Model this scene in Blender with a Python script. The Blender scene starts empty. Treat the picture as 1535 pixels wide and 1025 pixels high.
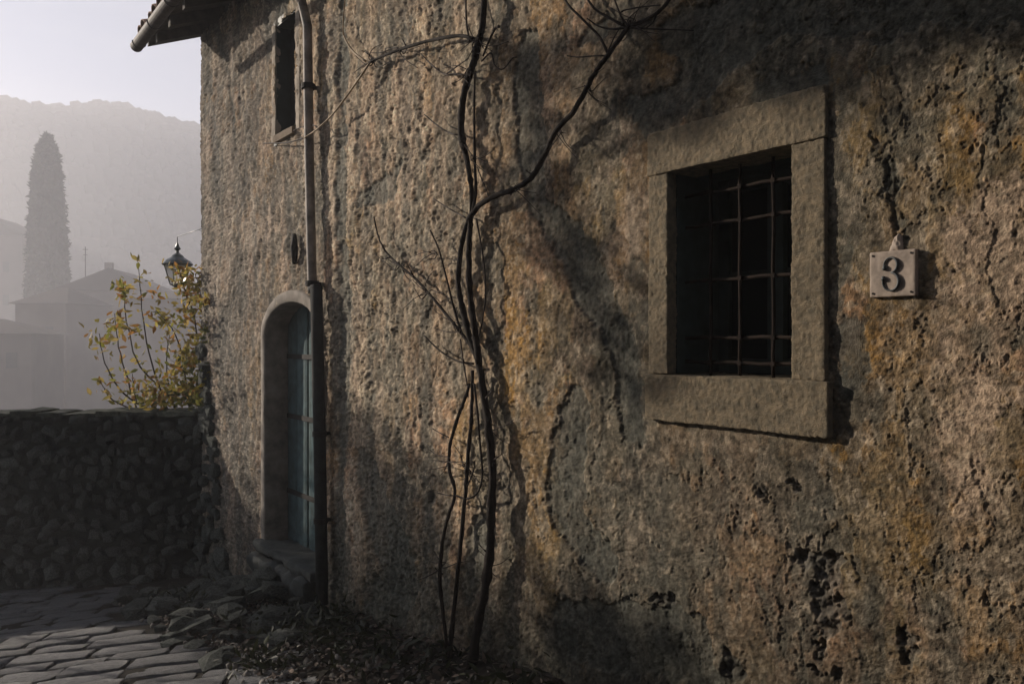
import bpy, bmesh, math, random
import numpy as np
from mathutils import Vector, Matrix, Euler
random.seed(7)
RNG = np.random.RandomState(11)
R = math.radians
scn = bpy.context.scene
COL = scn.collection

# ------------------------------------------------------------------ camera, world, sun, exposure
SUN_AZ = 64.0      # degrees to the left of +Y
SUN_EL = 16.8
cam_d = bpy.data.cameras.new('camera')
cam_d.sensor_width = 36.0
cam_d.lens = 36.0 * 1200.0 / 1535.0
cam_d.clip_start = 0.05
cam_d.clip_end = 3000.0
cam = bpy.data.objects.new('camera', cam_d)
cam.location = (0, 0, 0)
cam.rotation_euler = (R(90), 0, 0)
COL.objects.link(cam)
scn.camera = cam

world = bpy.data.worlds.new("World")
scn.world = world
world.use_nodes = True
nt = world.node_tree
nt.nodes.clear()
wo = nt.nodes.new('ShaderNodeOutputWorld')
bg = nt.nodes.new('ShaderNodeBackground')
sky = nt.nodes.new('ShaderNodeTexSky')
sky.sky_type = 'NISHITA'
sky.sun_disc = False
sky.sun_elevation = R(SUN_EL)
sky.sun_rotation = R(-SUN_AZ)
sky.altitude = 900
sky.air_density = 0.8
sky.dust_density = 0.15
sky.ozone_density = 2.6
bg.inputs['Strength'].default_value = 0.05
# thin high cloud over the whole sky: long soft streaks
w_tc = nt.nodes.new('ShaderNodeTexCoord'); w_map = nt.nodes.new('ShaderNodeMapping'); w_map.inputs['Scale'].default_value = (1.6, 1.6, 7.0)
w_n = nt.nodes.new('ShaderNodeTexNoise'); w_n.inputs['Scale'].default_value = 1.7; w_n.inputs['Detail'].default_value = 5; w_n.inputs['Roughness'].default_value = 0.5
w_r = nt.nodes.new('ShaderNodeMapRange'); w_r.inputs['From Min'].default_value = 0.35; w_r.inputs['From Max'].default_value = 0.7; w_r.inputs['To Max'].default_value = 0.45
w_hs = nt.nodes.new('ShaderNodeHueSaturation'); w_hs.inputs['Saturation'].default_value = 0.25; w_hs.inputs['Value'].default_value = 1.3
w_mx = nt.nodes.new('ShaderNodeMix'); w_mx.data_type = 'RGBA'
nt.links.new(w_tc.outputs['Generated'], w_map.inputs[0]); nt.links.new(w_map.outputs[0], w_n.inputs['Vector']); nt.links.new(w_n.outputs['Fac'], w_r.inputs['Value'])
nt.links.new(sky.outputs[0], w_hs.inputs['Color']); nt.links.new(w_r.outputs[0], w_mx.inputs['Factor'])
nt.links.new(sky.outputs[0], w_mx.inputs['A']); nt.links.new(w_hs.outputs[0], w_mx.inputs['B'])
nt.links.new(w_mx.outputs['Result'], bg.inputs[0])
nt.links.new(bg.outputs[0], wo.inputs[0])

sun_d = bpy.data.lights.new('sun', 'SUN')
sun_d.energy = 5.0
sun_d.angle = R(0.6)
sun_d.color = (1.0, 0.875, 0.74)
sun = bpy.data.objects.new('sun', sun_d)
S = Vector((-math.sin(R(SUN_AZ)) * math.cos(R(SUN_EL)), math.cos(R(SUN_AZ)) * math.cos(R(SUN_EL)), math.sin(R(SUN_EL))))
sun.rotation_euler = (-S).to_track_quat('-Z', 'Y').to_euler()
sun.location = (-20, 10, 12)
COL.objects.link(sun)

scn.view_settings.view_transform = 'Standard'
scn.view_settings.look = 'None'
scn.view_settings.exposure = 1.12
scn.view_settings.gamma = 1.0
scn.view_settings.use_curve_mapping = False
scn.cycles.volume_bounces = 1
scn.cycles.max_bounces = 6
scn.cycles.use_denoising = True

HAZE_DENSITY = 0.0031

# ------------------------------------------------------------------ geometry frame of the house wall
F_PX, CX, CY = 1200.0, 767.5, 512.5
D = 2.38                       # distance camera - wall
NX, NY = 0.8, 0.6              # into the wall
UX, UY = -0.6, 0.8             # along the wall, away from the camera

def wall_xyz(px, py, off=0.0):
    """place in the world of a point on the wall (off metres in front of it)"""
    xr = (px - CX) / F_PX; zr = (CY - py) / F_PX
    Y = (D - off) / (NX * xr + NY)
    return Vector((xr * Y, Y, zr * Y))

def wall_sz(px, py, off=0.0):
    p = wall_xyz(px, py, off)
    return UX * p.x + UY * p.y, p.z

def L2W(s, y, z):
    """s along the wall, y depth into the wall, z up"""
    q = D + y
    return (NX * q + UX * s, NY * q + UY * s, z)

def L2Wa(A):
    A = np.asarray(A, float)
    q = D + A[:, 1]
    return np.stack([NX * q + UX * A[:, 0], NY * q + UY * A[:, 0], A[:, 2]], 1)

def ground_z(s):
    return -1.27 - 0.133 * s

# ------------------------------------------------------------------ noise (numpy)
def _hash(ix, iy, iz, seed):
    h = (ix.astype(np.int64) * 374761393 + iy.astype(np.int64) * 668265263 + iz.astype(np.int64) * 2147483647 + seed * 974634777) & 0xFFFFFFFF
    h = ((h ^ (h >> 13)) * 1274126177) & 0xFFFFFFFF
    h = ((h ^ (h >> 16)) * 2246822519) & 0xFFFFFFFF
    return ((h ^ (h >> 15)) & 0xFFFFFF) / float(0xFFFFFF)

def vnoise(x, y, seed=0):
    x = np.asarray(x, float); y = np.asarray(y, float)
    ix = np.floor(x); iy = np.floor(y)
    fx = x - ix; fy = y - iy
    fx = fx * fx * fx * (fx * (fx * 6 - 15) + 10); fy = fy * fy * fy * (fy * (fy * 6 - 15) + 10)
    z = np.zeros_like(ix)
    a = _hash(ix, iy, z, seed); b = _hash(ix + 1, iy, z, seed)
    c = _hash(ix, iy + 1, z, seed); d = _hash(ix + 1, iy + 1, z, seed)
    return (a + (b - a) * fx + (c - a) * fy + (a - b - c + d) * fx * fy) * 2 - 1

def fbm(x, y, seed=0, octv=4, gain=0.5, lac=2.07):
    t = 0; a = 1.0; n = 0
    for o in range(octv):
        t = t + a * vnoise(x + 17.3 * o, y - 9.1 * o, seed + o * 13)
        n += a; a *= gain; x = x * lac; y = y * lac
    return t / n

def cellular(x, y, seed=0):
    ix = np.floor(x); iy = np.floor(y)
    f1 = np.full(x.shape, 9.0); f2 = np.full(x.shape, 9.0); cid = np.zeros(x.shape)
    z = np.zeros_like(ix)
    for dx in (-1, 0, 1):
        for dy in (-1, 0, 1):
            hx = _hash(ix + dx, iy + dy, z, seed); hy = _hash(ix + dx, iy + dy, z + 1, seed)
            d = np.hypot(ix + dx + hx - x, iy + dy + hy - y)
            c = d < f1
            f2 = np.where(c, f1, np.minimum(f2, d)); cid = np.where(c, hx, cid)
            f1 = np.where(c, d, f1)
    return f1, f2, cid

def sstep(a, b, x):
    t = np.clip((x - a) / (b - a), 0, 1)
    return t * t * (3 - 2 * t)

# ------------------------------------------------------------------ materials
def mat(name, base, rough=0.85, var=0.25, scale=6.0, bump=0.3, bscale=60.0, bdist=0.01, col2=None, metallic=0.0, attr=None, spec=0.3, coat=0.0, detail=8):
    m = bpy.data.materials.new(name); m.use_nodes = True
    t = m.node_tree; t.nodes.clear()
    out = t.nodes.new('ShaderNodeOutputMaterial'); b = t.nodes.new('ShaderNodeBsdfPrincipled')
    t.links.new(b.outputs[0], out.inputs[0])
    b.inputs['Roughness'].default_value = rough
    b.inputs['Metallic'].default_value = metallic
    b.inputs['Specular IOR Level'].default_value = spec
    tc = t.nodes.new('ShaderNodeTexCoord')
    oi = t.nodes.new('ShaderNodeObjectInfo')
    n1 = t.nodes.new('ShaderNodeTexNoise'); n1.inputs['Scale'].default_value = scale; n1.inputs['Detail'].default_value = detail; n1.inputs['Roughness'].default_value = 0.6
    add = t.nodes.new('ShaderNodeVectorMath'); add.operation = 'ADD'
    mul = t.nodes.new('ShaderNodeVectorMath'); mul.operation = 'SCALE'; mul.inputs['Scale'].default_value = 1.0
    cmb = t.nodes.new('ShaderNodeCombineXYZ')
    sc = t.nodes.new('ShaderNodeMath'); sc.operation = 'MULTIPLY'; sc.inputs[1].default_value = 37.0
    t.links.new(oi.outputs['Random'], sc.inputs[0]); t.links.new(sc.outputs[0], cmb.inputs[0]); t.links.new(sc.outputs[0], cmb.inputs[2])
    t.links.new(tc.outputs['Object'], add.inputs[0]); t.links.new(cmb.outputs[0], add.inputs[1])
    t.links.new(add.outputs[0], n1.inputs['Vector'])
    mx = t.nodes.new('ShaderNodeMix'); mx.data_type = 'RGBA'
    base = tuple(base) + (1.0,)
    c2 = tuple(col2) + (1.0,) if col2 is not None else tuple(min(1, c * (1 - var)) for c in base[:3]) + (1.0,)
    c1 = base if col2 is not None else tuple(min(1, c * (1 + var)) for c in base[:3]) + (1.0,)
    mx.inputs['A'].default_value = c1; mx.inputs['B'].default_value = c2
    cr = t.nodes.new('ShaderNodeMapRange'); cr.inputs['From Min'].default_value = 0.35; cr.inputs['From Max'].default_value = 0.65
    t.links.new(n1.outputs['Fac'], cr.inputs['Value']); t.links.new(cr.outputs[0], mx.inputs['Factor'])
    colout = mx.outputs['Result']
    # each object a little different
    hv = t.nodes.new('ShaderNodeHueSaturation')
    vr = t.nodes.new('ShaderNodeMapRange'); vr.inputs['To Min'].default_value = 1 - var * 0.6; vr.inputs['To Max'].default_value = 1 + var * 0.6
    t.links.new(oi.outputs['Random'], vr.inputs['Value']); t.links.new(vr.outputs[0], hv.inputs['Value']); t.links.new(colout, hv.inputs['Color'])
    colout = hv.outputs[0]
    if attr:
        at = t.nodes.new('ShaderNodeAttribute'); at.attribute_name = attr
        m2 = t.nodes.new('ShaderNodeMix'); m2.data_type = 'RGBA'; m2.blend_type = 'MULTIPLY'; m2.inputs['Factor'].default_value = 1.0
        t.links.new(colout, m2.inputs['A']); t.links.new(at.outputs['Color'], m2.inputs['B'])
        colout = m2.outputs['Result']
    t.links.new(colout, b.inputs['Base Color'])
    if bump:
        n2 = t.nodes.new('ShaderNodeTexNoise'); n2.inputs['Scale'].default_value = bscale; n2.inputs['Detail'].default_value = 6; n2.inputs['Roughness'].default_value = 0.65
        t.links.new(add.outputs[0], n2.inputs['Vector'])
        bp = t.nodes.new('ShaderNodeBump'); bp.inputs['Strength'].default_value = bump; bp.inputs['Distance'].default_value = bdist
        t.links.new(n2.outputs['Fac'], bp.inputs['Height']); t.links.new(bp.outputs[0], b.inputs['Normal'])
    return m

M = {}
M['plaster'] = mat('old_lime_plaster', (1, 1, 1), 0.93, 0.34, 40, 0.95, 210, 0.007, attr='tint', spec=0.12)
M['plaster_plain'] = mat('plain_plaster', (0.2, 0.16, 0.12), 0.93, 0.3, 5, 0.6, 60, 0.01, spec=0.1)
M['surround'] = mat('door_surround_stone', (0.27, 0.24, 0.205), 0.9, 0.3, 8, 0.5, 90, 0.006, spec=0.15)
M['frame_stone'] = mat('grey_brown_sandstone', (0.32, 0.255, 0.170), 0.93, 0.3, 34, 1.0, 240, 0.010, col2=(0.17, 0.148, 0.108), spec=0.1)
M['rubble'] = mat('rubble_stone', (0.072, 0.078, 0.070), 0.95, 0.5, 12, 0.8, 45, 0.02, spec=0.12)
M['mortar'] = mat('wall_mortar', (0.046, 0.050, 0.044), 0.95, 0.35, 8, 0.7, 40, 0.02, spec=0.1)
M['cobble'] = mat('worn_paving_stone', (0.115, 0.118, 0.125), 0.32, 0.5, 11, 1.0, 28, 0.03, spec=0.6)
M['soil'] = mat('dark_soil', (0.028, 0.025, 0.02), 0.95, 0.45, 12, 0.8, 60, 0.02, spec=0.1)
M['step'] = mat('step_stone', (0.045, 0.050, 0.047), 0.85, 0.3, 10, 0.6, 60, 0.01, spec=0.3)
M['door'] = mat('faded_blue_green_paint', (0.080, 0.125, 0.132), 0.85, 0.35, 12, 0.6, 90, 0.005, col2=(0.045, 0.065, 0.064), spec=0.15)
M['iron'] = mat('black_iron', (0.020, 0.018, 0.016), 0.8, 0.3, 20, 0.3, 120, 0.002, spec=0.2)
M['bar'] = mat('rusty_iron_bar', (0.018, 0.012, 0.009), 0.8, 0.4, 30, 0.5, 150, 0.002, spec=0.1)
M['gutter'] = mat('weathered_gutter', (0.055, 0.045, 0.04), 0.7, 0.4, 14, 0.4, 60, 0.003, spec=0.3)
M['pipe_zinc'] = mat('zinc_pipe', (0.22, 0.185, 0.15), 0.7, 0.6, 9, 0.5, 60, 0.002, metallic=0.0, spec=0.5)
M['pipe_iron'] = mat('dark_cast_iron_pipe', (0.028, 0.030, 0.029), 0.85, 0.3, 16, 0.3, 60, 0.002, spec=0.2)
M['wood'] = mat('weathered_wood', (0.045, 0.038, 0.03), 0.9, 0.35, 10, 0.4, 50, 0.004)
M['mossy'] = mat('mossy_coping', (0.07, 0.075, 0.06), 0.95, 0.5, 14, 0.9, 40, 0.02, spec=0.1)
M['tile'] = mat('terracotta_tile', (0.26, 0.15, 0.10), 0.9, 0.35, 9, 0.4, 60, 0.004, col2=(0.15, 0.12, 0.095))
M['bark'] = mat('dark_vine_bark', (0.022, 0.016, 0.012), 0.9, 0.4, 30, 0.9, 110, 0.004, spec=0.2)
M['twig'] = mat('thin_vine_twig', (0.035, 0.024, 0.018), 0.8, 0.4, 30, 0.3, 110, 0.002, spec=0.25)
M['twig_lit'] = mat('sunlit_vine_twig', (0.30, 0.22, 0.13), 0.7, 0.25, 30, 0.3, 110, 0.002, spec=0.3)  # brighter copy of the twig colour, sunlight painted in
M['plaque'] = mat('marble_plaque', (0.31, 0.25, 0.20), 0.7, 0.25, 25, 0.35, 60, 0.002, spec=0.35)
M['digit'] = mat('dark_digit', (0.05, 0.055, 0.055), 0.55, 0.15, 20, 0.1, 60, 0.001, spec=0.4)
M['shutter'] = mat('dark_green_wood', (0.030, 0.042, 0.038), 0.6, 0.3, 14, 0.3, 60, 0.002)
M['dark_room'] = mat('dark_interior', (0.012, 0.012, 0.012), 0.95, 0.2, 4, 0, 60)  # near-black sheet standing in for the unlit room
M['hill'] = mat('wooded_hillside', (0.026, 0.028, 0.022), 1.0, 0.4, 0.03, 0, 1, spec=0.0)
M['field'] = mat('valley_meadow', (0.05, 0.055, 0.03), 1.0, 0.4, 0.06, 0, 1, spec=0.0)
M['cypress'] = mat('cypress_foliage', (0.030, 0.045, 0.024), 0.9, 0.3, 0.8, 0, 1, spec=0.1)
M['far_wall'] = mat('far_house_plaster', (0.13, 0.105, 0.09), 0.9, 0.15, 0.3, 0, 1, spec=0.1)
M['far_roof'] = mat('far_house_roof', (0.035, 0.025, 0.02), 0.9, 0.2, 0.5, 0, 1, spec=0.1)
M['far_window'] = mat('far_window_shutter', (0.05, 0.05, 0.045), 0.6, 0.2, 1, 0, 1)
M['lamp_metal'] = mat('lantern_metal', (0.045, 0.06, 0.06), 0.35, 0.2, 20, 0.1, 60, 0.001, metallic=0.3, spec=0.6)
M['leaf_litter'] = mat('dead_leaves', (0.055, 0.045, 0.036), 0.75, 0.5, 3, 0, 60, attr='tint', spec=0.3)
M['chip'] = mat('stone_chips', (0.28, 0.26, 0.23), 0.9, 0.5, 3, 0, 60, spec=0.2)

def leaf_mat(name, base, col2, trans=0.45, scale=1.5):
    m = mat(name, base, 0.6, 0.35, scale, 0, 60, col2=col2, attr='tint', spec=0.3)
    t = m.node_tree
    b = [n for n in t.nodes if n.type == 'BSDF_PRINCIPLED'][0]
    out = [n for n in t.nodes if n.type == 'OUTPUT_MATERIAL'][0]
    tr = t.nodes.new('ShaderNodeBsdfTranslucent'); mx = t.nodes.new('ShaderNodeMixShader'); mx.inputs[0].default_value = trans
    t.links.new(b.inputs['Base Color'].links[0].from_socket, tr.inputs[0])
    t.links.new(b.outputs[0], mx.inputs[1]); t.links.new(tr.outputs[0], mx.inputs[2]); t.links.new(mx.outputs[0], out.inputs[0])
    return m
M['leaf_yellow'] = leaf_mat('yellowing_leaves', (0.55, 0.38, 0.11), (0.28, 0.23, 0.09), 0.5, 5)
M['leaf_green'] = leaf_mat('dark_green_leaves', (0.06, 0.07, 0.025), (0.17, 0.16, 0.035), 0.35, 5)
M['weed'] = leaf_mat('weed_leaves', (0.025, 0.032, 0.014), (0.018, 0.022, 0.012), 0.15, 5)

def glass_mat():
    m = bpy.data.materials.new('dusty_window_glass'); m.use_nodes = True
    t = m.node_tree; b = t.nodes['Principled BSDF']
    b.inputs['Base Color'].default_value = (0.012, 0.016, 0.016, 1); b.inputs['Roughness'].default_value = 0.2
    b.inputs['Specular IOR Level'].default_value = 0.4
    return m
M['glass'] = glass_mat()
def lamp_glass():
    m = bpy.data.materials.new('lantern_glass'); m.use_nodes = True
    t = m.node_tree; b = t.nodes['Principled BSDF']
    b.inputs['Base Color'].default_value = (0.75, 0.72, 0.66, 1); b.inputs['Roughness'].default_value = 0.35
    b.inputs['Transmission Weight'].default_value = 0.7
    return m
M['lamp_glass'] = lamp_glass()

# ------------------------------------------------------------------ mesh and object helpers
def new_mesh(name, V, F, m=None, smooth=False):
    me = bpy.data.meshes.new(name)
    V = np.asarray(V, dtype=np.float32)
    if isinstance(F, np.ndarray) and F.ndim == 2:
        k = F.shape[1]; nf = len(F)
        me.vertices.add(len(V)); me.vertices.foreach_set('co', V.ravel())
        me.loops.add(nf * k); me.loops.foreach_set('vertex_index', F.astype(np.int32).ravel())
        me.polygons.add(nf); me.polygons.foreach_set('loop_start', np.arange(0, nf * k, k, dtype=np.int32))
        me.polygons.foreach_set('loop_total', np.full(nf, k, dtype=np.int32))
        me.update(calc_edges=True)
    else:
        me.from_pydata([tuple(v) for v in V], [], [tuple(f) for f in F])
        me.update()
    if smooth:
        me.polygons.foreach_set('use_smooth', np.ones(len(me.polygons), dtype=bool))
    if m is not None: me.materials.append(m)
    return me

def tag(o, label=None, cat=None, group=None, kind=None):
    if label: o['label'] = label
    if cat: o['category'] = cat
    if group: o['group'] = group
    if kind: o['kind'] = kind
    return o

def wloc(o):
    p = Vector(o.location); q = o.parent
    while q is not None:
        p += Vector(q.location); q = q.parent
    return p

def link(name, me, parent=None, loc=None):
    """mesh vertices are in world coordinates relative to loc (loc a world point); parents never rotate"""
    o = bpy.data.objects.new(name, me); COL.objects.link(o)
    loc = Vector(loc) if loc is not None else (wloc(parent) if parent is not None else Vector((0, 0, 0)))
    if parent is not None:
        o.parent = parent
        o.location = loc - wloc(parent)
    else:
        o.location = loc
    return o

def ob(name, V, F, m, parent=None, loc=None, smooth=False):
    if loc is None:
        loc = wloc(parent) if parent is not None else Vector((0, 0, 0))
    V = np.asarray(V, float) - np.array(loc)
    return link(name, new_mesh(name, V, F, m, smooth), parent, loc)

def empty(name, loc, label, cat, group=None):
    o = bpy.data.objects.new(name, None); COL.objects.link(o); o.location = loc
    o.empty_display_size = 0.2
    return tag(o, label, cat, group)

class MB:
    def __init__(s): s.V = []; s.F = []
    def add(s, V, F):
        k = len(s.V); s.V += [tuple(v) for v in V]; s.F += [tuple(i + k for i in f) for f in F]; return s
    def box(s, a, b, fr=None):
        (x0, y0, z0), (x1, y1, z1) = a, b
        V = [(x0,y0,z0),(x1,y0,z0),(x1,y1,z0),(x0,y1,z0),(x0,y0,z1),(x1,y0,z1),(x1,y1,z1),(x0,y1,z1)]
        if fr: V = [fr(*v) for v in V]
        return s.add(V, [(0,3,2,1),(4,5,6,7),(0,1,5,4),(1,2,6,5),(2,3,7,6),(3,0,4,7)])
    def tube(s, pts, rad, n=8, cap=True, jit=0.0):
        pts = [Vector(p) for p in pts]
        if not hasattr(rad, '__len__'): rad = [rad] * len(pts)
        k = len(s.V); up = Vector((0.13, 0.21, 0.97)); a = None
        for i, p in enumerate(pts):
            t = (pts[min(i + 1, len(pts) - 1)] - pts[max(i - 1, 0)])
            t = t.normalized() if t.length > 1e-9 else Vector((0, 0, 1))
            if a is None:
                a = t.orthogonal().normalized()
            a = (a - t * a.dot(t)); a = a.normalized() if a.length > 1e-6 else t.orthogonal().normalized()
            b = t.cross(a)
            for j in range(n):
                an = 2 * math.pi * j / n
                r = rad[i] * (1 + jit * (random.random() - 0.5))
                s.V.append(tuple(p + a * (r * math.cos(an)) + b * (r * math.sin(an))))
        for i in range(len(pts) - 1):
            for j in range(n):
                q = (j + 1) % n
                s.F.append((k + i*n + j, k + i*n + q, k + (i+1)*n + q, k + (i+1)*n + j))
        if cap:
            s.F.append(tuple(k + j for j in range(n))[::-1])
            s.F.append(tuple(k + (len(pts)-1)*n + j for j in range(n)))
        return s
    def lathe(s, c, prof, n=16):
        k = len(s.V)
        for r, z in prof:
            for j in range(n):
                an = 2 * math.pi * (j + 0.5) / n
                s.V.append((c[0] + r * math.cos(an), c[1] + r * math.sin(an), c[2] + z))
        for i in range(len(prof) - 1):
            for j in range(n):
                q = (j + 1) % n
                s.F.append((k + i*n + j, k + i*n + q, k + (i+1)*n + q, k + (i+1)*n + j))
        s.F.append(tuple(k + j for j in range(n))[::-1]); s.F.append(tuple(k + (len(prof)-1)*n + j for j in range(n)))
        return s
    def build(s, name, m, parent=None, loc=None, smooth=False):
        return ob(name, s.V, s.F, m, parent, loc, smooth)

def block(a, b, res, r=0.01, amp=0.002, seed=0, freq=20.0, amp2=0.0, freq2=5.0):
    """gridded, rounded and roughened block: returns V, F in the same coordinates as a, b"""
    a = np.array(a, float); b = np.array(b, float); c = (a + b) / 2; h = (b - a) / 2
    Vs = []; Fs = []; k = 0
    for ax in range(3):
        u, v = [(1, 2), (2, 0), (0, 1)][ax]
        nu = max(2, int(2 * h[u] / res) + 1); nv = max(2, int(2 * h[v] / res) + 1)
        for sg in (-1, 1):
            U, W = np.meshgrid(np.linspace(-h[u], h[u], nu), np.linspace(-h[v], h[v], nv), indexing='ij')
            P = np.zeros((nu * nv, 3)); P[:, u] = U.ravel(); P[:, v] = W.ravel(); P[:, ax] = sg * h[ax]
            I = np.arange(nu * nv).reshape(nu, nv)
            q = np.stack([I[:-1, :-1], I[1:, :-1], I[1:, 1:], I[:-1, 1:]], -1).reshape(-1, 4)
            if sg < 0: q = q[:, ::-1]
            Vs.append(P); Fs.append(q + k); k += nu * nv
    V = np.concatenate(Vs); F = np.concatenate(Fs)
    rr = min(r, h.min() * 0.9)
    inner = np.clip(V, -(h - rr), h - rr); d = V - inner; L = np.linalg.norm(d, axis=1, keepdims=True); L[L == 0] = 1
    nrm = d / L
    V = inner + nrm * rr
    if amp or amp2:
        w = V + c
        n = fbm(w[:, 0] * freq + w[:, 1] * freq * 0.77 + 5, w[:, 2] * freq + w[:, 1] * freq * 0.63, seed, 3) * amp
        n = n + fbm(w[:, 0] * freq2 + w[:, 1] * 3 + 5, w[:, 2] * freq2 + w[:, 1] * 2.3, seed + 50, 2) * amp2
        V = V + nrm * n[:, None]
    return V + c, F

# variants of small irregular stones, cheap and shared
def blob_mesh(name, seed, m, flat=False):
    rnd = random.Random(seed)
    bm = bmesh.new(); bmesh.ops.create_icosphere(bm, subdivisions=1, radius=0.5)
    ax = [rnd.uniform(0.85, 1.1) for _ in range(3)]
    for v in bm.verts:
        c = v.co
        for i in range(3):
            c[i] = math.copysign(abs(c[i] * 2) ** 0.55 / 2, c[i]) * ax[i]
        v.co = c * rnd.uniform(0.78, 1.12)
    me = bpy.data.meshes.new(name); bm.to_mesh(me); bm.free(); me.materials.append(m)
    return me

def slab_mesh(name, seed, m):
    """paving slab 1 x 1 x 1: chamfered, uneven top (about 50 triangles)"""
    rnd = random.Random(seed)
    nx, ny = 4, 3
    V = []; F = []
    for j in range(ny):
        for i in range(nx):
            x = -0.5 + i / (nx - 1); y = -0.5 + j / (ny - 1)
            edge = (i in (0, nx - 1)) or (j in (0, ny - 1))
            x2 = x * 0.97 + rnd.uniform(-0.03, 0.03); y2 = y * 0.94 + rnd.uniform(-0.045, 0.045)
            if (i in (0, nx-1)) and (j in (0, ny-1)): x2 *= 0.97; y2 *= 0.95
            V.append((x2, y2, (0.47 if edge else 0.5) + rnd.uniform(-0.05, 0.05)))
    for j in range(ny - 1):
        for i in range(nx - 1):
            a = j * nx + i; F.append((a, a + 1, a + nx + 1, a + nx))
    rim = [i for i in range(nx)] + [nx * j + nx - 1 for j in range(1, ny)] + [nx * (ny - 1) + i for i in range(nx - 2, -1, -1)] + [nx * j for j in range(ny - 2, 0, -1)]
    k = len(V)
    for r_ in rim: x, y, z = V[r_]; V.append((x * 1.02, y * 1.03, 0.18))
    k2 = len(V)
    for r_ in rim: x, y, z = V[r_]; V.append((x * 1.02, y * 1.03, -0.5))
    n = len(rim)
    for i in range(n):
        q = (i + 1) % n
        F.append((rim[q], rim[i], k + i, k + q)); F.append((k + q, k + i, k2 + i, k2 + q))
    me = new_mesh(name, V, F, m, True)
    return me

RUB = [blob_mesh('rubble_stone_mesh', 100 + i, M['rubble']) for i in range(12)]
SLAB = [slab_mesh('paving_slab_mesh', 200 + i, M['cobble']) for i in range(14)]

# ------------------------------------------------------------------ terrain, hill
def terrain():
    ang = np.radians(np.linspace(-180, 180, 361))
    rad = np.concatenate([np.linspace(0.5, 9, 6), np.geomspace(12, 430, 90)])
    A, Rr = np.meshgrid(ang, rad, indexing='ij')
    X = Rr * np.sin(A); Y = Rr * np.cos(A)
    z_near = -1.75 - 0.133 * np.clip(UX * X + UY * Y, -4, 12)
    d = np.clip(UX * X + UY * Y - 8.5, 0, None)
    left = np.clip(-X - 9, 0, None)
    drop = np.clip(np.maximum(d, left) / 70, 0, 1)
    z = z_near - 8.5 * (drop ** 0.8)
    z += fbm(X / 25, Y / 25, 3, 3) * 1.2 * sstep(20, 60, Rr)
    az = np.degrees(A)
    # the wooded ridge: high from 36 degrees left round behind the house, falling away to the left
    ridge = sstep(-50, -34, az) * (1 - sstep(60, 95, az))
    px = CX + F_PX * np.tan(np.clip(A, -1.2, 1.2))
    top = np.interp(px, [-400, -100, 0, 60, 75, 130, 180, 240, 262, 300, 500, 1500], [250, 175, 163, 160, 166, 153, 147, 155, 162, 168, 190, 260])
    ztop = (CY - top) / F_PX * 330
    ztop = np.where(np.abs(A) > 1.2, 60, ztop)
    prof = sstep(215, 345, Rr) - 0.25 * sstep(350, 420, Rr)
    z += (ztop * 0.90 + 10) * ridge * prof
    z += (1 - ridge) * 12 * sstep(200, 400, Rr)
    trees = fbm(X / 14.0, Y / 14.0, 8, 3) * 2.0 * ridge * sstep(220, 280, Rr)
    z += trees
    V = np.stack([X, Y, z], -1).reshape(-1, 3)
    I = np.arange(V.shape[0]).reshape(X.shape)
    F = np.stack([I[:-1, :-1], I[:-1, 1:], I[1:, 1:], I[1:, :-1]], -1).reshape(-1, 4)
    V[:, 0] = np.maximum(V[:, 0], -258)
    return V, F[:, ::-1]
tv, tf = terrain()
o = ob('terrain', tv, tf, M['hill'], smooth=True); tag(o, 'misty wooded hillside rising behind the valley', kind='structure')

# a wood of cheap crowns along the ridge line, too far to count
def ridge_wood():
    mb_v = []; mb_f = []; k = 0
    base = blob_mesh('tmp', 5, M['hill']); bv = np.array([v.co for v in base.vertices]); bf = np.array([p.vertices[:] for p in base.polygons])
    bpy.data.meshes.remove(base)
    n = 2600
    rs = np.random.RandomState(4)
    az = rs.uniform(-36, 0, n); rr = rs.uniform(250, 350, n)
    tree_r = np.array(sorted(set(np.round(np.hypot(tv[:, 0], tv[:, 1]), 4))))
    grid = tv.reshape(361, -1, 3)
    rad = np.concatenate([np.linspace(0.5, 9, 6), np.geomspace(12, 430, 90)])
    for a, r_ in zip(az, rr):
        i = int(round(a + 180)); j = int(np.searchsorted(rad, r_)) - 1
        t = (r_ - rad[j]) / (rad[j + 1] - rad[j]); zz = grid[i, j, 2] * (1 - t) + grid[i, j + 1, 2] * t
        sc = rs.uniform(3, 5.5)
        v = bv * np.array([sc, sc, sc * rs.uniform(0.9, 1.5)]) + np.array([r_ * math.sin(R(a)), r_ * math.cos(R(a)), zz + sc * 0.15])
        mb_v.append(v); mb_f.append(bf + k); k += len(v)
    return np.concatenate(mb_v), np.concatenate(mb_f)
rv, rf = ridge_wood()
o = ob('ridge_wood', rv, rf, M['hill'], smooth=True); tag(o, 'far wood covering the hill in the haze', kind='stuff')

# ------------------------------------------------------------------ haze
V = []
hx0, hx1, hy0, hy1, hz0, hz1 = -262, 440, -440, 440, -16, 118
mb = MB().box((hx0, hy0, hz0), (hx1, hy1, hz1))
hz = mb.build('haze', None)
hm = bpy.data.materials.new('morning_haze'); hm.use_nodes = True
t = hm.node_tree; t.nodes.clear()
out = t.nodes.new('ShaderNodeOutputMaterial'); pv = t.nodes.new('ShaderNodeVolumePrincipled')
pv.inputs['Color'].default_value = (0.93, 0.935, 1.0, 1); pv.inputs['Density'].default_value = HAZE_DENSITY
pv.inputs['Anisotropy'].default_value = 0.25
t.links.new(pv.outputs[0], out.inputs['Volume'])
hz.data.materials.append(hm); tag(hz, 'pale morning haze filling the valley', kind='stuff')
hm.cycles.homogeneous_volume = True if hasattr(hm, 'cycles') and hasattr(hm.cycles, 'homogeneous_volume') else None

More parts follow.
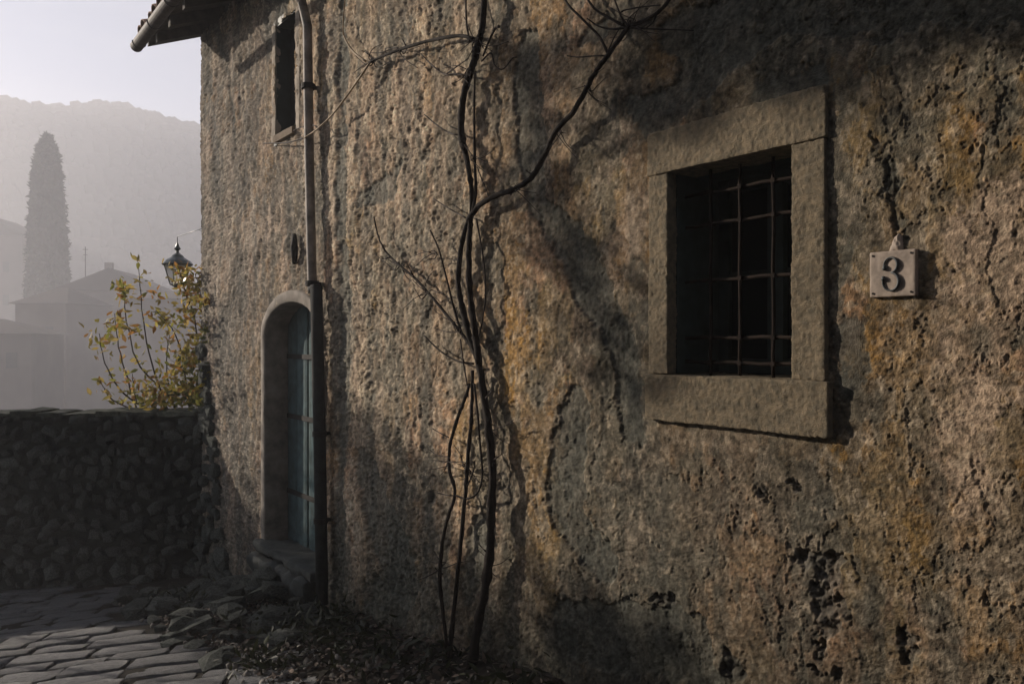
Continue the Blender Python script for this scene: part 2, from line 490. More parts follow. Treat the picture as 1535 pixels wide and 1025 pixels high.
# ------------------------------------------------------------------ lane
def lane_z(X, Y):
    return ground_z(UX * X + UY * Y)
def lane():
    xs = np.arange(-13, 6.01, 0.09); ys = np.arange(-6, 8.8, 0.09)
    X, Y = np.meshgrid(xs, ys, indexing='ij')
    z = lane_z(X, Y) - 0.020 + fbm(X * 4, Y * 4, 21, 3) * 0.018
    # soil heaped against the foot of the house wall
    q = D - (NX * X + NY * Y)
    z += 0.10 * np.exp(-np.clip(q, 0, None) / 0.22) * (0.6 + 0.6 * vnoise(X * 2.3, Y * 2.3, 5))
    V = np.stack([X, Y, z], -1).reshape(-1, 3); I = np.arange(len(V)).reshape(X.shape)
    F = np.stack([I[:-1, :-1], I[1:, :-1], I[1:, 1:], I[:-1, 1:]], -1).reshape(-1, 4)
    return V, F
lv, lf = lane()
lane_o = ob('lane', lv, lf, M['soil'], smooth=True); tag(lane_o, 'sloping stone paved lane', kind='structure')

def pave():
    rs = random.Random(31)
    vis = []; hid = []
    rowdir = R(9)    # rows run almost across the lane, rising slightly to the right
    cx, sx = math.cos(rowdir), math.sin(rowdir)
    y = -2.0; row = 0
    while y < 10.6:
        depth = rs.uniform(0.17, 0.25)
        x = -10.0 + rs.uniform(0, 0.4)
        while x < 3.5:
            w = rs.uniform(0.26, 0.52)
            X = cx * (x + w / 2) - sx * (y + depth / 2); Y = sx * (x + w / 2) + cx * (y + depth / 2)
            q = D - (NX * X + NY * Y); s = UX * X + UY * Y
            edge = 0.62 + 0.22 * math.sin(s * 2.1) + rs.uniform(-0.1, 0.1) + (0.30 if s > 5 else 0)
            if q > edge and Y < 8.25 and X > -9.5:
                z = ground_z(s)
                pxx = CX + F_PX * X / max(Y, .1); pyy = CY - F_PX * z / max(Y, .1)
                item = (X, Y, z, w, depth, rs.randrange(14), rs.uniform(-0.04, 0.04), rs.uniform(-0.012, 0.012), rs.uniform(-0.035, 0.035), rs.uniform(-0.02, 0.02))
                if Y > 1 and -30 < pxx < 1560 and pyy < 1050: vis.append(item)
                else: hid.append(item)
            x += w + rs.uniform(0.012, 0.03)
        y += depth + rs.uniform(0.012, 0.028); row += 1
    vis.sort(key=lambda a: a[1])
    extra = vis[298:]; vis = vis[:298]
    tiltx = Euler((0, 0, 0))
    base_n = Vector((0.133 * UX, 0.133 * UY, 1.0)).normalized()
    qt = Vector((0, 0, 1)).rotation_difference(base_n)
    def matr(it):
        X, Y, z, w, d, k, rz, dz, tx, ty = it
        return Matrix.Translation((X, Y, z + dz - 0.05)) @ qt.to_matrix().to_4x4() @ Euler((tx, ty, rowdir + rz)).to_matrix().to_4x4() @ Matrix.Diagonal((w, d, 0.10, 1))
    for it in vis:
        o = bpy.data.objects.new('paving_stone', SLAB[it[5]]); COL.objects.link(o); o.parent = lane_o; o.matrix_local = matr(it)
    VV = []; FF = []; k = 0
    for it in hid + extra:
        me = SLAB[it[5]]; m = matr(it)
        for v in me.vertices: VV.append(tuple(m @ v.co))
        for p in me.polygons: FF.append(tuple(i + k for i in p.vertices))
        k += len(me.vertices)
    if VV:
        o = ob('paving', VV, FF, M['cobble'], lane_o, smooth=True); o['kind'] = 'stuff'
    print('paving visible', len(vis), 'rest', len(hid) + len(extra))
pave()

# ------------------------------------------------------------------ the house
HB = L2W(4.25, 0, -2.6)
house = empty('stone_house', HB, 'old plastered stone house with barred window, arched door and overhanging eaves', 'house')

# openings (s range, z range) measured on the wall plane
sA, _ = wall_sz(1003, 400); sB, _ = wall_sz(1189, 400)           # barred window opening
WIN = dict(s1=sA, s0=sB, z1=0.665, z0=-0.128)
DOOR = dict(s1=6.595, s0=5.50, z0=-1.66, zs=0.05, rise=0.26)
sC, _ = wall_sz(414, 200); sD, _ = wall_sz(444, 200)
SLIT = dict(s1=sC, s0=sD, z0=1.66, z1=2.57)
S_END = 8.5
EAVE_Z = 3.147

# patches of lost top coat, some with cast shade painted in: chains of (px, py, radius px) located on the wall
def chain(pts):
    out_ = []
    for px, py, r in pts:
        s, z = wall_sz(px, py)
        P = wall_xyz(px, py)
        out_.append((s, z, r / F_PX * P.y))
    return out_
GREY = [   # grey cement repairs / rotten patches, deep, and cast shade painted as grey
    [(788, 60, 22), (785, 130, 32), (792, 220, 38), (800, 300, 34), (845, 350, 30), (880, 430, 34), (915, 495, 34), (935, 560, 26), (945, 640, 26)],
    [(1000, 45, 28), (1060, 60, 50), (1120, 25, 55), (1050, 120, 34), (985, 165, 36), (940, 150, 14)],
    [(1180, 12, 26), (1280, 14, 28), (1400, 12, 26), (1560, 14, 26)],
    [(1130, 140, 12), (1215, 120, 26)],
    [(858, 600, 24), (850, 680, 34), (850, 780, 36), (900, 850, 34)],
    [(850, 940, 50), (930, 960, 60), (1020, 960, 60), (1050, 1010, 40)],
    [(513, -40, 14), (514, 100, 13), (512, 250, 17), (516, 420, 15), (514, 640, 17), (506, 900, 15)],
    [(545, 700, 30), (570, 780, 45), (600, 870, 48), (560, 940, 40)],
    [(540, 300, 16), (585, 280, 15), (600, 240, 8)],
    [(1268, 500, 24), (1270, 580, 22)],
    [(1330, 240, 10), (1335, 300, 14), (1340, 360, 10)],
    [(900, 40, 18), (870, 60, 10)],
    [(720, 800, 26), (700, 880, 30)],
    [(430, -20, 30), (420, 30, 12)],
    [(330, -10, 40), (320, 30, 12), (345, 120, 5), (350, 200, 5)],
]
HOLES = [   # deeper losses down to the rubble
    [(1205, 838, 20), (1240, 842, 22), (1225, 880, 14), (1238, 930, 15), (1228, 985, 14)],
    [(1345, 940, 7), (1352, 985, 8)],
    [(1405, 950, 6)], [(1255, 900, 8), (1275, 925, 6)], [(1210, 1000, 12), (1260, 1010, 8)],
    [(1090, 1005, 14)],
    [(1188, 730, 5)], [(1135, 742, 7)], [(1530, 665, 5)], [(645, 745, 6)], [(1484, 898, 4)],
    [(985, 900, 6), (960, 902, 5), (1000, 898, 5)],
    [(1270, 640, 5)], [(1305, 205, 5), (1310, 215, 5)],
    [(440, 365, 6), (441, 385, 5)],
]
OCHRE = [[(770, 400, 40), (775, 500, 50), (770, 600, 48), (775, 700, 38), (800, 755, 24)],
         [(1070, 170, 50), (1160, 200, 60)], [(1300, 600, 90), (1150, 700, 60)], [(1450, 200, 60)], [(980, 100, 30)]]
PALE = [[(600, 130, 40), (620, 210, 50), (590, 300, 40), (650, 320, 30), (680, 120, 20)],
        [(880, 180, 26), (910, 210, 26)], [(1440, 700, 60), (1480, 350, 50)], [(400, 330, 24), (420, 400, 16)], [(940, 400, 30), (960, 320, 20)]]

def chain_d(s, z, ch):
    best = np.full(s.shape, 9.0)
    if len(ch) == 1: ch = ch + ch
    for (a, b, ra), (c, d, rb) in zip(ch[:-1], ch[1:]):
        vx, vz = c - a, d - b; L = vx * vx + vz * vz + 1e-9
        t_ = np.clip(((s - a) * vx + (z - b) * vz) / L, 0, 1)
        dist = np.hypot(s - a - vx * t_, z - b - vz * t_) - (ra + (rb - ra) * t_)
        best = np.minimum(best, dist)
    return best

def wall_surface(s, z):
    """relief (metres outward) and colour of the plaster at s, z"""
    # the near, right-hand part is a tighter roughcast; the far part is lumpier
    far = sstep(2.4, 4.6, s)
    w1 = fbm(s * 3.1, z * 3.1, 41, 4); w2 = fbm(s * 3.1 + 40, z * 3.1, 42, 4)
    ws = s + 0.10 * w1; wz = z + 0.10 * w2
    big = fbm(s * 0.7, z * 0.9, 1, 3)
    mid = fbm(s * 4.0, z * 3.4, 2, 4)
    h = 0.013 * big + 0.004 * mid
    f1, f2, cid = cellular((s + 0.006 * w1) * 75, (z + 0.006 * w2) * 75, 3)      # roughcast grit, 13 mm
    k1, k2, kid = cellular((s + 0.03 * w1) * 24, (z + 0.03 * w2) * 26, 13)
    fine = fbm(s * 120, z * 120, 6, 3)
    m60 = fbm(s * 55, z * 55, 7, 3)
    grit = (0.45 - f1)
    zone = sstep(-0.25, 0.30, vnoise(s * 1.3, z * 1.6, 19) + 0.3 * w2)
    h += ((0.0026 - 0.0008 * far) * grit * (0.5 + 0.7 * zone) + 0.0022 * fine + 0.0022 * m60) * (0.85 + 0.35 * far)
    h += (0.15 + 0.85 * far) * 0.0050 * (0.45 - k1) * (1 - 0.7 * zone)
    h += 0.0036 * fbm(s * 20, z * 17, 12, 5, 0.6) * (0.32 + 1.0 * far)
    vs = fbm(s * 7 + 0.3 * w1, z * 1.1, 17, 4, 0.6); h += far * 0.008 * (0.25 - np.abs(vs)) + (0.0015 + 0.001 * far) * fbm(s * 30, z * 22, 18, 3) + far * 0.008 * np.abs(fbm(s * 11, z * 6.5, 29, 4, 0.6))
    # skins of limewash and plaster flaking off with sharp edges
    fl = fbm(s * 2.2 + 7, z * 1.9, 15, 7, 0.70)
    flake = sstep(0.03, 0.042, fl) ; fl2 = fbm(s * 5.2 + 3, z * 3.3, 16, 7, 0.72); flake2 = sstep(0.08, 0.095, fl2)
    fl3 = fbm(s * 9 + 13, z * 7, 28, 6, 0.72); flake3 = sstep(0.14, 0.155, fl3)
    h += (0.30 + 1.45 * far) * (0.0045 * flake + 0.0045 * flake2 + 0.0030 * flake3)
    # pits
    p1, _, pid = cellular((s + 0.02 * w1) * 11, (z + 0.02 * w2) * 10, 22)
    pit = (1 - sstep(0.03, 0.10, p1)) * (pid > 0.90)
    h -= 0.005 * pit
    # cracks
    c1, c2, _ = cellular(ws * 1.5, wz * 1.0, 31)
    crack = (1 - sstep(0.0, 0.011, c2 - c1)) * sstep(0.35, 0.6, vnoise(s * 0.9, z * 0.9, 33))
    h -= 0.006 * crack
    wob = 0.06 * w1 + 0.055 * fbm(s * 14, z * 12, 43, 5, 0.65)
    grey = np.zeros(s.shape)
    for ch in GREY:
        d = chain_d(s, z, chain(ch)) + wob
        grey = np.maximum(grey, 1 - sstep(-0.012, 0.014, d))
    hole = np.zeros(s.shape)
    for ch in HOLES:
        d = chain_d(s, z, chain(ch)) + 0.050 * fbm(s * 11, z * 10, 45, 3) + 0.030 * fbm(s * 34, z * 30, 46, 3, 0.6)
        hole = np.maximum(hole, 1 - sstep(-0.012, 0.005, d))
    soft = lambda L, w: np.max([1 - sstep(-w, w, chain_d(s, z, chain(ch)) + wob * 1.5) for ch in L], axis=0)
    och = soft(OCHRE, 0.09); pal = soft(PALE, 0.07)
    h -= 0.012 * grey + grey * 0.4 * 0.004 * grit
    r1, r2, rid = cellular((s + 0.05 * w1) * 17, (z + 0.05 * w2) * 21, 51)
    h += hole * (-0.018 + 0.026 * (0.6 - r1) + 0.012 * fbm(s * 30, z * 30, 52, 3))
    # lower wall, rougher and darker towards the ground
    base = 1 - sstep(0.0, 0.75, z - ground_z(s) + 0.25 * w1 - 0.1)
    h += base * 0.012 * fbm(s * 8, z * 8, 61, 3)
    # colours
    n1 = fbm(s * 1.6, z * 1.3, 71, 4); n2 = fbm(s * 6, z * 5, 72, 4); n3 = fbm(s * 26, z * 26, 73, 3); nv = fbm(s * 9, z * 0.9, 74, 3)
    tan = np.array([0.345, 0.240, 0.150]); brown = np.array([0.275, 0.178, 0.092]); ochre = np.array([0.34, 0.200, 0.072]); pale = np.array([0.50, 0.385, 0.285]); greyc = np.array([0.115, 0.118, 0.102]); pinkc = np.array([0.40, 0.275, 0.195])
    def mixc(c, d, f): return c * (1 - f[:, None]) + d * f[:, None]
    olive = np.array([0.225, 0.18, 0.092]); lime = np.array([0.50, 0.42, 0.32]); under = np.array([0.215, 0.178, 0.135])
    c = np.repeat(tan[None], len(s), 0)
    c = mixc(c, brown, sstep(-0.15, 0.30, n1) * 0.8)
    c = mixc(c, olive, sstep(0.0, 0.35, fbm(s * 2.3, z * 1.7, 75, 4) + 0.3 * n2) * 0.55)
    c = mixc(c, pinkc, sstep(0.12, 0.40, n2 - 0.3 * n1) * 0.45 * (0.4 + 0.6 * far))
    c = mixc(c, ochre, np.clip(och * 0.85 * (0.8 + n2), 0, 1))
    q1 = fbm(s * 1.7 + 3, z * 1.05, 81, 7, 0.66); q2 = fbm(s * 2.7, z * 1.5 + 4, 82, 7, 0.66); q3 = fbm(s * 3.4, z * 1.9 + 8, 83, 7, 0.66); q4 = fbm(s * 6.5, z * 4.2 + 8, 84, 6, 0.66)
    c = mixc(c, np.array([0.36, 0.215, 0.085]), sstep(0.08, 0.20, q2) * 0.30)
    c = mixc(c, np.array([0.42, 0.270, 0.190]), sstep(0.10, 0.15, q3) * 0.50)
    c = mixc(c, np.array([0.150, 0.152, 0.130]), sstep(0.09, 0.12, q1) * 0.60)
    c = mixc(c, np.array([0.125, 0.128, 0.112]), sstep(0.15, 0.18, q4) * 0.55)
    h = h - 0.004 * sstep(0.09, 0.10, q1) - 0.003 * sstep(0.15, 0.165, q4)
    # the coat under the flakes is greyer, the skin that is left is paler
    c = mixc(c, under * 0.85, (1 - flake) * (0.45 + 0.25 * far))
    c = mixc(c, lime, (flake * flake2 * 0.30 + flake3 * 0.22) * (0.8 + 0.9 * far))
    c = mixc(c, pale, np.clip(pal * (0.48 + 0.75 * flake3 + 0.5 * flake2) * (0.9 + n2), 0, 1))
    c = mixc(c, np.array([0.16, 0.150, 0.120]), sstep(0.06, 0.30, -n2 + 0.4 * nv) * 0.65)
    c = mixc(c, np.array([0.12, 0.115, 0.100]), far * sstep(0.06, 0.26, vs) * 0.6)
    c = mixc(c, pale, far * sstep(0.10, 0.32, -vs) * 0.35)
    # damp streaks, lichen and soot spots
    st = sstep(0.10, 0.4, nv + 0.3 * n2)
    c = mixc(c, np.array([0.115, 0.110, 0.092]), st * 0.5)
    sp = fbm(s * 38, z * 34, 76, 4, 0.6)
    c = mixc(c, np.array([0.085, 0.080, 0.062]), sstep(0.19, 0.38, sp) * 0.5)
    c = mixc(c, lime, sstep(0.22, 0.36, -sp) * 0.45)
    c = mixc(c, greyc * (1 + 0.35 * n2)[:, None], grey * 0.74)  # cement grey, doubling as painted cast shade
    c = mixc(c, np.array([0.115, 0.108, 0.095]), hole * 0.75)
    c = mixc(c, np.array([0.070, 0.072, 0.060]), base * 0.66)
    c = mixc(c, np.array([0.06, 0.055, 0.048]), np.clip(pit * 0.7 + crack * 0.7, 0, 1))
    # roughcast hollows darkened in the colour to imitate shadowed recesses
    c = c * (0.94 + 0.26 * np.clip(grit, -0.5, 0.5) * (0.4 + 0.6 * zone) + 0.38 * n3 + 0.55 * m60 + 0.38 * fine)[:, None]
    c = c * (0.86 + 0.62 * sstep(1.9, 4.2, s) - 0.42 * sstep(5.0, 7.0, s))[:, None]  # middle stretch brighter than the near end: light level painted in; far corner darker
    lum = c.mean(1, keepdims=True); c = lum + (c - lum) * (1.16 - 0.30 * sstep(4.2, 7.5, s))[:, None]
    return h, np.clip(c, 0.015, 0.8)

def opening_mask(s, z):
    m = (s > WIN['s0'] - 0.05) & (s < WIN['s1'] + 0.05) & (z > WIN['z0'] - 0.04) & (z < WIN['z1'] + 0.04)
    m |= (s > SLIT['s0']) & (s < SLIT['s1']) & (z > SLIT['z0']) & (z < SLIT['z1'])
    c_ = (DOOR['s0'] + DOOR['s1']) / 2; hw = (DOOR['s1'] - DOOR['s0']) / 2 + 0.02
    u_ = np.clip(np.abs(s - c_) / hw, 0, 1)
    top = DOOR['zs'] + (DOOR['rise'] + 0.02) * np.sqrt(1 - u_ * u_)
    m |= (np.abs(s - c_) < hw) & (z < top) & (z > DOOR['z0'] - 0.5)
    return m

def front_wall():
    px = np.concatenate([np.linspace(297.2, 1535, 900), np.linspace(1540, 1760, 90)])
    sv = np.array([wall_sz(p, 512)[0] for p in px])
    sv = np.concatenate([[S_END], sv[sv < S_END - 0.005], np.linspace(sv[-1] - 0.02, -5.5, 130)])
    # columns on the exact edges of the openings
    for e in (SLIT['s0'], SLIT['s1']):
        sv[np.argmin(np.abs(sv - e))] = e
    q = D; Yc = NY * q + UY * sv; Yc = np.maximum(Yc, 1.75)
    n_in = 740
    zin = np.linspace(1.03, -1.03, n_in)
    rows = []
    for Y in Yc:
        zt = 512.5 / F_PX * Y
        zi = zin * zt
        zi = np.clip(zi, -2.75, 3.13)
        up = np.linspace(3.15, zi[0] + 0.001, 36)[:-1] if zi[0] < 3.12 else np.linspace(3.15, 3.1301, 36)[:-1]
        dn = np.linspace(zi[-1] - 0.001, -2.8, 20)[1:] if zi[-1] > -2.72 else np.linspace(-2.7501, -2.8, 20)[1:]
        # spread rows that the clip would pile up
        if zt * 1.03 > 3.13 or zt * 1.03 > 2.75:
            a = min(3.13, zt * 1.03); b = -min(2.75, zt * 1.03)
            zi = np.linspace(a, b, n_in)
        rows.append(np.concatenate([up, zi, dn]))
    Z = np.array(rows); Sg = np.repeat(sv[:, None], Z.shape[1], 1)
    s = Sg.ravel(); z = Z.ravel()
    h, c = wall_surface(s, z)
    # flatten towards openings, eave
    dw = np.maximum(np.maximum(WIN['s0'] - 0.24 - s, s - WIN['s1'] - 0.20), np.maximum(WIN['z0'] - 0.28 - z, z - WIN['z1'] - 0.26))
    fl = sstep(-0.07, 0.12, dw); h = h * (0.30 + 0.70 * fl) + 0.007 * (1 - fl)
    pr_ = np.maximum(np.abs(s - wall_sz(1341, 411)[0]) - 0.075, np.abs(z - wall_sz(1341, 411)[1]) - 0.075); pf = sstep(0.0, 0.05, pr_); h = h * pf + (0.006 + 0.25 * h) * (1 - pf)
    h = h - 0.01
    pos = L2Wa(np.stack([s, -h, z], 1))
    I = np.arange(len(s)).reshape(Z.shape)
    F = np.stack([I[:-1, :-1], I[1:, :-1], I[1:, 1:], I[:-1, 1:]], -1).reshape(-1, 4)
    cs = s[F].mean(1); cz = z[F].mean(1)
    F = F[~opening_mask(cs, cz)]
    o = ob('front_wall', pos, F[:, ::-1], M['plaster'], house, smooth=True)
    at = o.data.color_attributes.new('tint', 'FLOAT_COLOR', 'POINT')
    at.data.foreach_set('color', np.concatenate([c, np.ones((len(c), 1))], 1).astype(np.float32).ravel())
    nrm = o.data.polygons[1000].normal
    if nrm.x * NX + nrm.y * NY > 0: o.data.flip_normals()
    return o
front_wall()

# other walls (a solid shell behind the skin), rooms dark inside
def lbox(name, a, b, m, parent, mb=None):
    return MB().box(a, b, L2W).build(name, m, parent)
lbox('gable_wall', (S_END - 0.45, 0.06, -2.8), (S_END - 0.005, 7, 3.15), M['plaster_plain'], house)
lbox('side_wall', (-5.5, 0.06, -2.8), (-5.05, 7, 3.15), M['plaster_plain'], house)
lbox('back_wall', (-5.05, 6.55, -2.8), (S_END - 0.45, 7, 3.15), M['plaster_plain'], house)
# corner stones of the gable edge, uneven
def corner_strip():
    sv, sf = block((0, 0, 0), (1, 1, 1), 0.04)
    zz = np.arange(-2.8, 3.15, 0.02); yy = np.linspace(0.0, 0.12, 6)
    Zg, Yg = np.meshgrid(zz, yy, indexing='ij')
    h, c = wall_surface(np.full(Zg.size, S_END), Zg.ravel())
    edge = np.interp(Yg.ravel(), [0, 0.02, 0.12], [0.0, 0.02, 0.03]) + 0.02 * fbm(Zg.ravel() * 9, Yg.ravel() * 9, 77, 4) * (Yg.ravel() / 0.05).clip(0, 1)
    yl = np.where(Yg.ravel() < 1e-6, -(h - 0.01), Yg.ravel())
    P = L2Wa(np.stack([S_END + edge, yl, Zg.ravel()], 1))
    I = np.arange(len(P)).reshape(Zg.shape)
    F = np.stack([I[:-1, :-1], I[1:, :-1], I[1:, 1:], I[:-1, 1:]], -1).reshape(-1, 4)
    ob('wall_corner', P, F, M['plaster_plain'], house, smooth=True)
corner_strip()

# --- barred window
zt = WIN['z1']; zb = WIN['z0']; s0 = WIN['s0']; s1 = WIN['s1']
sL = wall_sz(973, 400)[0]; sR = wall_sz(1241, 400)[0]; sSill = wall_sz(1247, 400)[0]
window = ob('barred_window', *(lambda mb: (mb.V, mb.F))(MB()
    .box((s0 - 0.10, 0.43, zb - 0.1), (s1 + 0.10, 0.46, zt + 0.1), L2W)), M['dark_room'], house)
def wblock(name, a, b, m, parent, res=0.0045, r=0.005, amp=0.0036, seed=0, freq=95, amp2=0.004, freq2=9):
    V_, F_ = block(a, b, res, r, amp, seed, freq, amp2, freq2)
    return ob(name, L2Wa(V_), F_[:, ::-1], m, parent, smooth=True)
PR = 0.014   # how far the frame stands proud of the plaster
wblock('lintel', (sR, -PR, zt), (sL, 0.16, zt + 0.170), M['frame_stone'], window, seed=1)
wblock('window_sill', (sSill, -PR - 0.012, zb - 0.182), (sL + 0.004, 0.30, zb), M['frame_stone'], window, seed=2)
wblock('jamb', (s1, -PR + 0.003, zb + 0.002), (sL - 0.006, 0.045, zt - 0.002), M['frame_stone'], window, seed=3)
wblock('jamb', (sR + 0.004, -PR + 0.001, zb + 0.002), (s0, 0.045, zt - 0.002), M['frame_stone'], window, seed=4)
lbox('reveal', (s0 - 0.06, 0.16, zt + 0.001), (s1 + 0.06, 0.43, zt + 0.08), M['shutter'], window)  # near-black colour paints the recess shade onto these reveals
lbox('reveal', (s0 - 0.06, 0.047, zb + 0.004), (s0 - 0.001, 0.43, zt), M['shutter'], window)
lbox('reveal', (s1 + 0.001, 0.047, zb + 0.004), (s1 + 0.06, 0.43, zt), M['shutter'], window)
# iron bars
BD = 0.100
for py in (266, 318, 411, 505.5, 546):
    q = D + BD; P = wall_xyz(1187, py, -BD)
    z_ = P.z
    pts = []
    for i in range(9):
        s_ = s0 - 0.03 + (s1 - s0 + 0.06) * i / 8
        pts.append(L2W(s_, BD + 0.004 * math.sin(i * 1.3 + py), z_ + 0.003 * math.sin(i * 1.9 + py)))
    MB().tube(pts, 0.0075, 8).build('crossbar', M['bar'], window, smooth=True)
for px in (1160, 1110, 1066):
    P = wall_xyz(px, 400, -BD + 0.006); s_ = UX * P.x + UY * P.y
    if s_ > s1 - 0.02: continue
    pts = [L2W(s_ + 0.002 * math.sin(i * 2), BD - 0.008, zb - 0.02 + (zt - zb + 0.04) * i / 8) for i in range(9)]
    MB().tube(pts, 0.0068, 8).build('upright_bar', M['bar'], window, smooth=True)
    for py in (266, 318, 411, 505.5, 546):
        z_ = wall_xyz(1187, py, -BD).z
        MB().box((s_ - 0.009, BD - 0.016, z_ - 0.008), (s_ + 0.009, BD + 0.009, z_ + 0.008), L2W).build('rivet_collar', M['bar'], window)
# casement behind the bars
cw = s1 - s0
MB().box((s0 + 0.002, 0.30, zb + 0.004), (s0 + 0.05, 0.35, zt - 0.001), L2W).box((s1 - 0.05, 0.30, zb + 0.004), (s1 - 0.002, 0.35, zt - 0.001), L2W)\
    .box((s0 + 0.05, 0.302, zb + 0.004), (s1 - 0.05, 0.348, zb + 0.06), L2W).box((s0 + 0.05, 0.302, zt - 0.05), (s1 - 0.05, 0.348, zt - 0.001), L2W)\
    .box((s0 + cw / 2 - 0.035, 0.295, zb + 0.06), (s0 + cw / 2 + 0.035, 0.352, zt - 0.05), L2W).build('casement_frame', M['shutter'], window)
for a_, b_ in ((s0 + 0.05, s0 + cw / 2 - 0.035), (s0 + cw / 2 + 0.035, s1 - 0.05)):
    zz = [zb + 0.06, zb + 0.06 + (zt - zb - 0.11) / 2, zt - 0.05]
    for k in range(2):
        MB().box((a_, 0.325, zz[k] + 0.006), (b_, 0.331, zz[k + 1] - 0.006), L2W).build('pane', M['glass'], window)
    MB().box((a_, 0.312, zz[1] - 0.012), (b_, 0.340, zz[1] + 0.012), L2W).build('glazing_bar', M['shutter'], window)

# --- upper slit window
sw = ob('upper_window', *(lambda mb: (mb.V, mb.F))(MB().box((SLIT['s0'] - .05, 0.12, SLIT['z0'] - .05), (SLIT['s1'] + .05, 0.15, SLIT['z1'] + .05), L2W)), M['dark_room'], house)
for nm, a_, b_ in (('reveal', (SLIT['s0'] - 0.06, 0.0, SLIT['z0'] - 0.06), (SLIT['s0'] + 0.004, 0.34, SLIT['z1'] + 0.06)),
                   ('reveal', (SLIT['s1'] - 0.004, 0.0, SLIT['z0'] - 0.06), (SLIT['s1'] + 0.06, 0.34, SLIT['z1'] + 0.06)),
                   ('reveal', (SLIT['s0'] + 0.004, 0.002, SLIT['z1'] - 0.006), (SLIT['s1'] - 0.004, 0.34, SLIT['z1'] + 0.06)),
                   ('sill', (SLIT['s0'] + 0.004, -0.035, SLIT['z0'] - 0.05), (SLIT['s1'] - 0.004, 0.34, SLIT['z0'] + 0.01))):
    V_, F_ = block(a_, b_, 0.03, 0.008, 0.004, 9, 20)
    ob(nm, L2Wa(V_), F_[:, ::-1], M['plaster_plain'] if nm == 'sill' else M['shutter'], sw, smooth=True)  # slit reveals coloured near-black to paint in the recess shade

M['pale_edge'] = mat('pale_lime_edge', (0.36, 0.31, 0.25), 0.9, 0.3, 12, 0.7, 80, 0.006, spec=0.1)
for a_, b_ in (((SLIT['s0'] - 0.085, -0.010, SLIT['z0'] - 0.03), (SLIT['s0'] + 0.002, 0.05, SLIT['z1'] + 0.02)), ((SLIT['s1'] - 0.002, -0.010, SLIT['z0'] - 0.03), (SLIT['s1'] + 0.085, 0.05, SLIT['z1'] + 0.02))):
    V_, F_ = block(a_, b_, 0.02, 0.01, 0.006, 19, 20, 0.006, 6)
    ob('jamb', L2Wa(V_), F_[:, ::-1], M['pale_edge'], sw, smooth=True)
# --- arched door
c_ = (DOOR['s0'] + DOOR['s1']) / 2; hw = (DOOR['s1'] - DOOR['s0']) / 2
DD = 0.17
door = MB().box((DOOR['s0'] - 0.08, DD + 0.05, DOOR['z0'] - 0.1), (DOOR['s1'] + 0.08, DD + 0.09, DOOR['zs'] + DOOR['rise'] + 0.1), L2W).build('arched_door', M['shutter'], house)
def arch_top(s, extra=0.0, hwe=0.0):
    u_ = min(1, abs(s - c_) / (hw + hwe)); return DOOR['zs'] + (DOOR['rise'] + extra) * math.sqrt(max(0, 1 - u_ * u_))
npl = 5
for i in range(npl):
    a_ = DOOR['s0'] + (2 * hw) * i / npl + 0.007; b_ = DOOR['s0'] + (2 * hw) * (i + 1) / npl - 0.007
    yy = DD + 0.004 * ((i * 7) % 3)
    V_ = []; F_ = []
    n = 8
    for k in range(n + 1):
        s_ = a_ + (b_ - a_) * k / n; ch = 0.006 if k in (0, n) else 0
        zt_ = arch_top(s_) + 0.05
        V_ += [L2W(s_, yy + ch, DOOR['z0']), L2W(s_, yy + ch, zt_), L2W(s_, DD + 0.045, zt_), L2W(s_, DD + 0.045, DOOR['z0'])]
    for k in range(n):
        a4 = 4 * k; b4 = a4 + 4
        F_ += [(a4, b4, b4 + 1, a4 + 1), (a4 + 1, b4 + 1, b4 + 2, a4 + 2), (a4 + 2, b4 + 2, b4 + 3, a4 + 3)]
    F_ += [(0, 1, 2, 3), (4 * n + 3, 4 * n + 2, 4 * n + 1, 4 * n)]
    ob('plank', V_, F_, M['door'], door)
for z_ in (-1.25, -0.62, -0.12):
    MB().box((DOOR['s0'] + 0.25, DD - 0.008, z_ - 0.02), (DOOR['s1'] - 0.03, DD - 0.001, z_ + 0.02), L2W).build('strap_hinge', M['iron'], door)
MB().tube([L2W(DOOR['s0'] + 0.33, DD - 0.002, -0.72), L2W(DOOR['s0'] + 0.33, DD - 0.05, -0.70), L2W(DOOR['s0'] + 0.33, DD - 0.05, -0.60), L2W(DOOR['s0'] + 0.33, DD - 0.002, -0.58)], 0.009, 8).build('handle', M['iron'], door, smooth=True)
# reveal (intrados) and surround band as one moulded arch each
def arch_sweep(prof, hwe=0.0, nz=26, na=28):
    """prof: list of (outset from the opening edge, y depth); swept up one jamb, over the arch and down the other"""
    path = []
    zb_ = DOOR['z0'] - 0.4
    for k in range(nz): path.append((-1.0, zb_ + (DOOR['zs'] - zb_) * k / nz, -1, 0))
    for k in range(na + 1):
        an = math.pi - math.pi * k / na
        path.append((math.cos(an), None, math.cos(an), math.sin(an)))
    for k in range(nz): path.append((1.0, DOOR['zs'] - (DOOR['zs'] - zb_) * (k + 1) / nz, 1, 0))
    V_ = []; F_ = []
    for (cx_, zz, nx_, nz_) in path:
        for (o_, y_) in prof:
            if zz is None: s_ = c_ + cx_ * (hw + o_); z_ = DOOR['zs'] + nz_ * (DOOR['rise'] + o_)
            else: s_ = c_ + cx_ * (hw + o_); z_ = zz
            V_.append((s_, y_, z_))
    m_ = len(prof)
    V_ = np.array(V_)
    nn = fbm(V_[:, 0] * 14, V_[:, 2] * 14 + V_[:, 1] * 20, 91, 3) * 0.006
    V_[:, 1] -= nn; V_[:, 0] += nn * 0.6
    for i in range(len(path) - 1):
        for j in range(m_ - 1):
            a4 = i * m_ + j; F_.append((a4, a4 + 1, a4 + m_ + 1, a4 + m_))
    return L2Wa(V_), F_
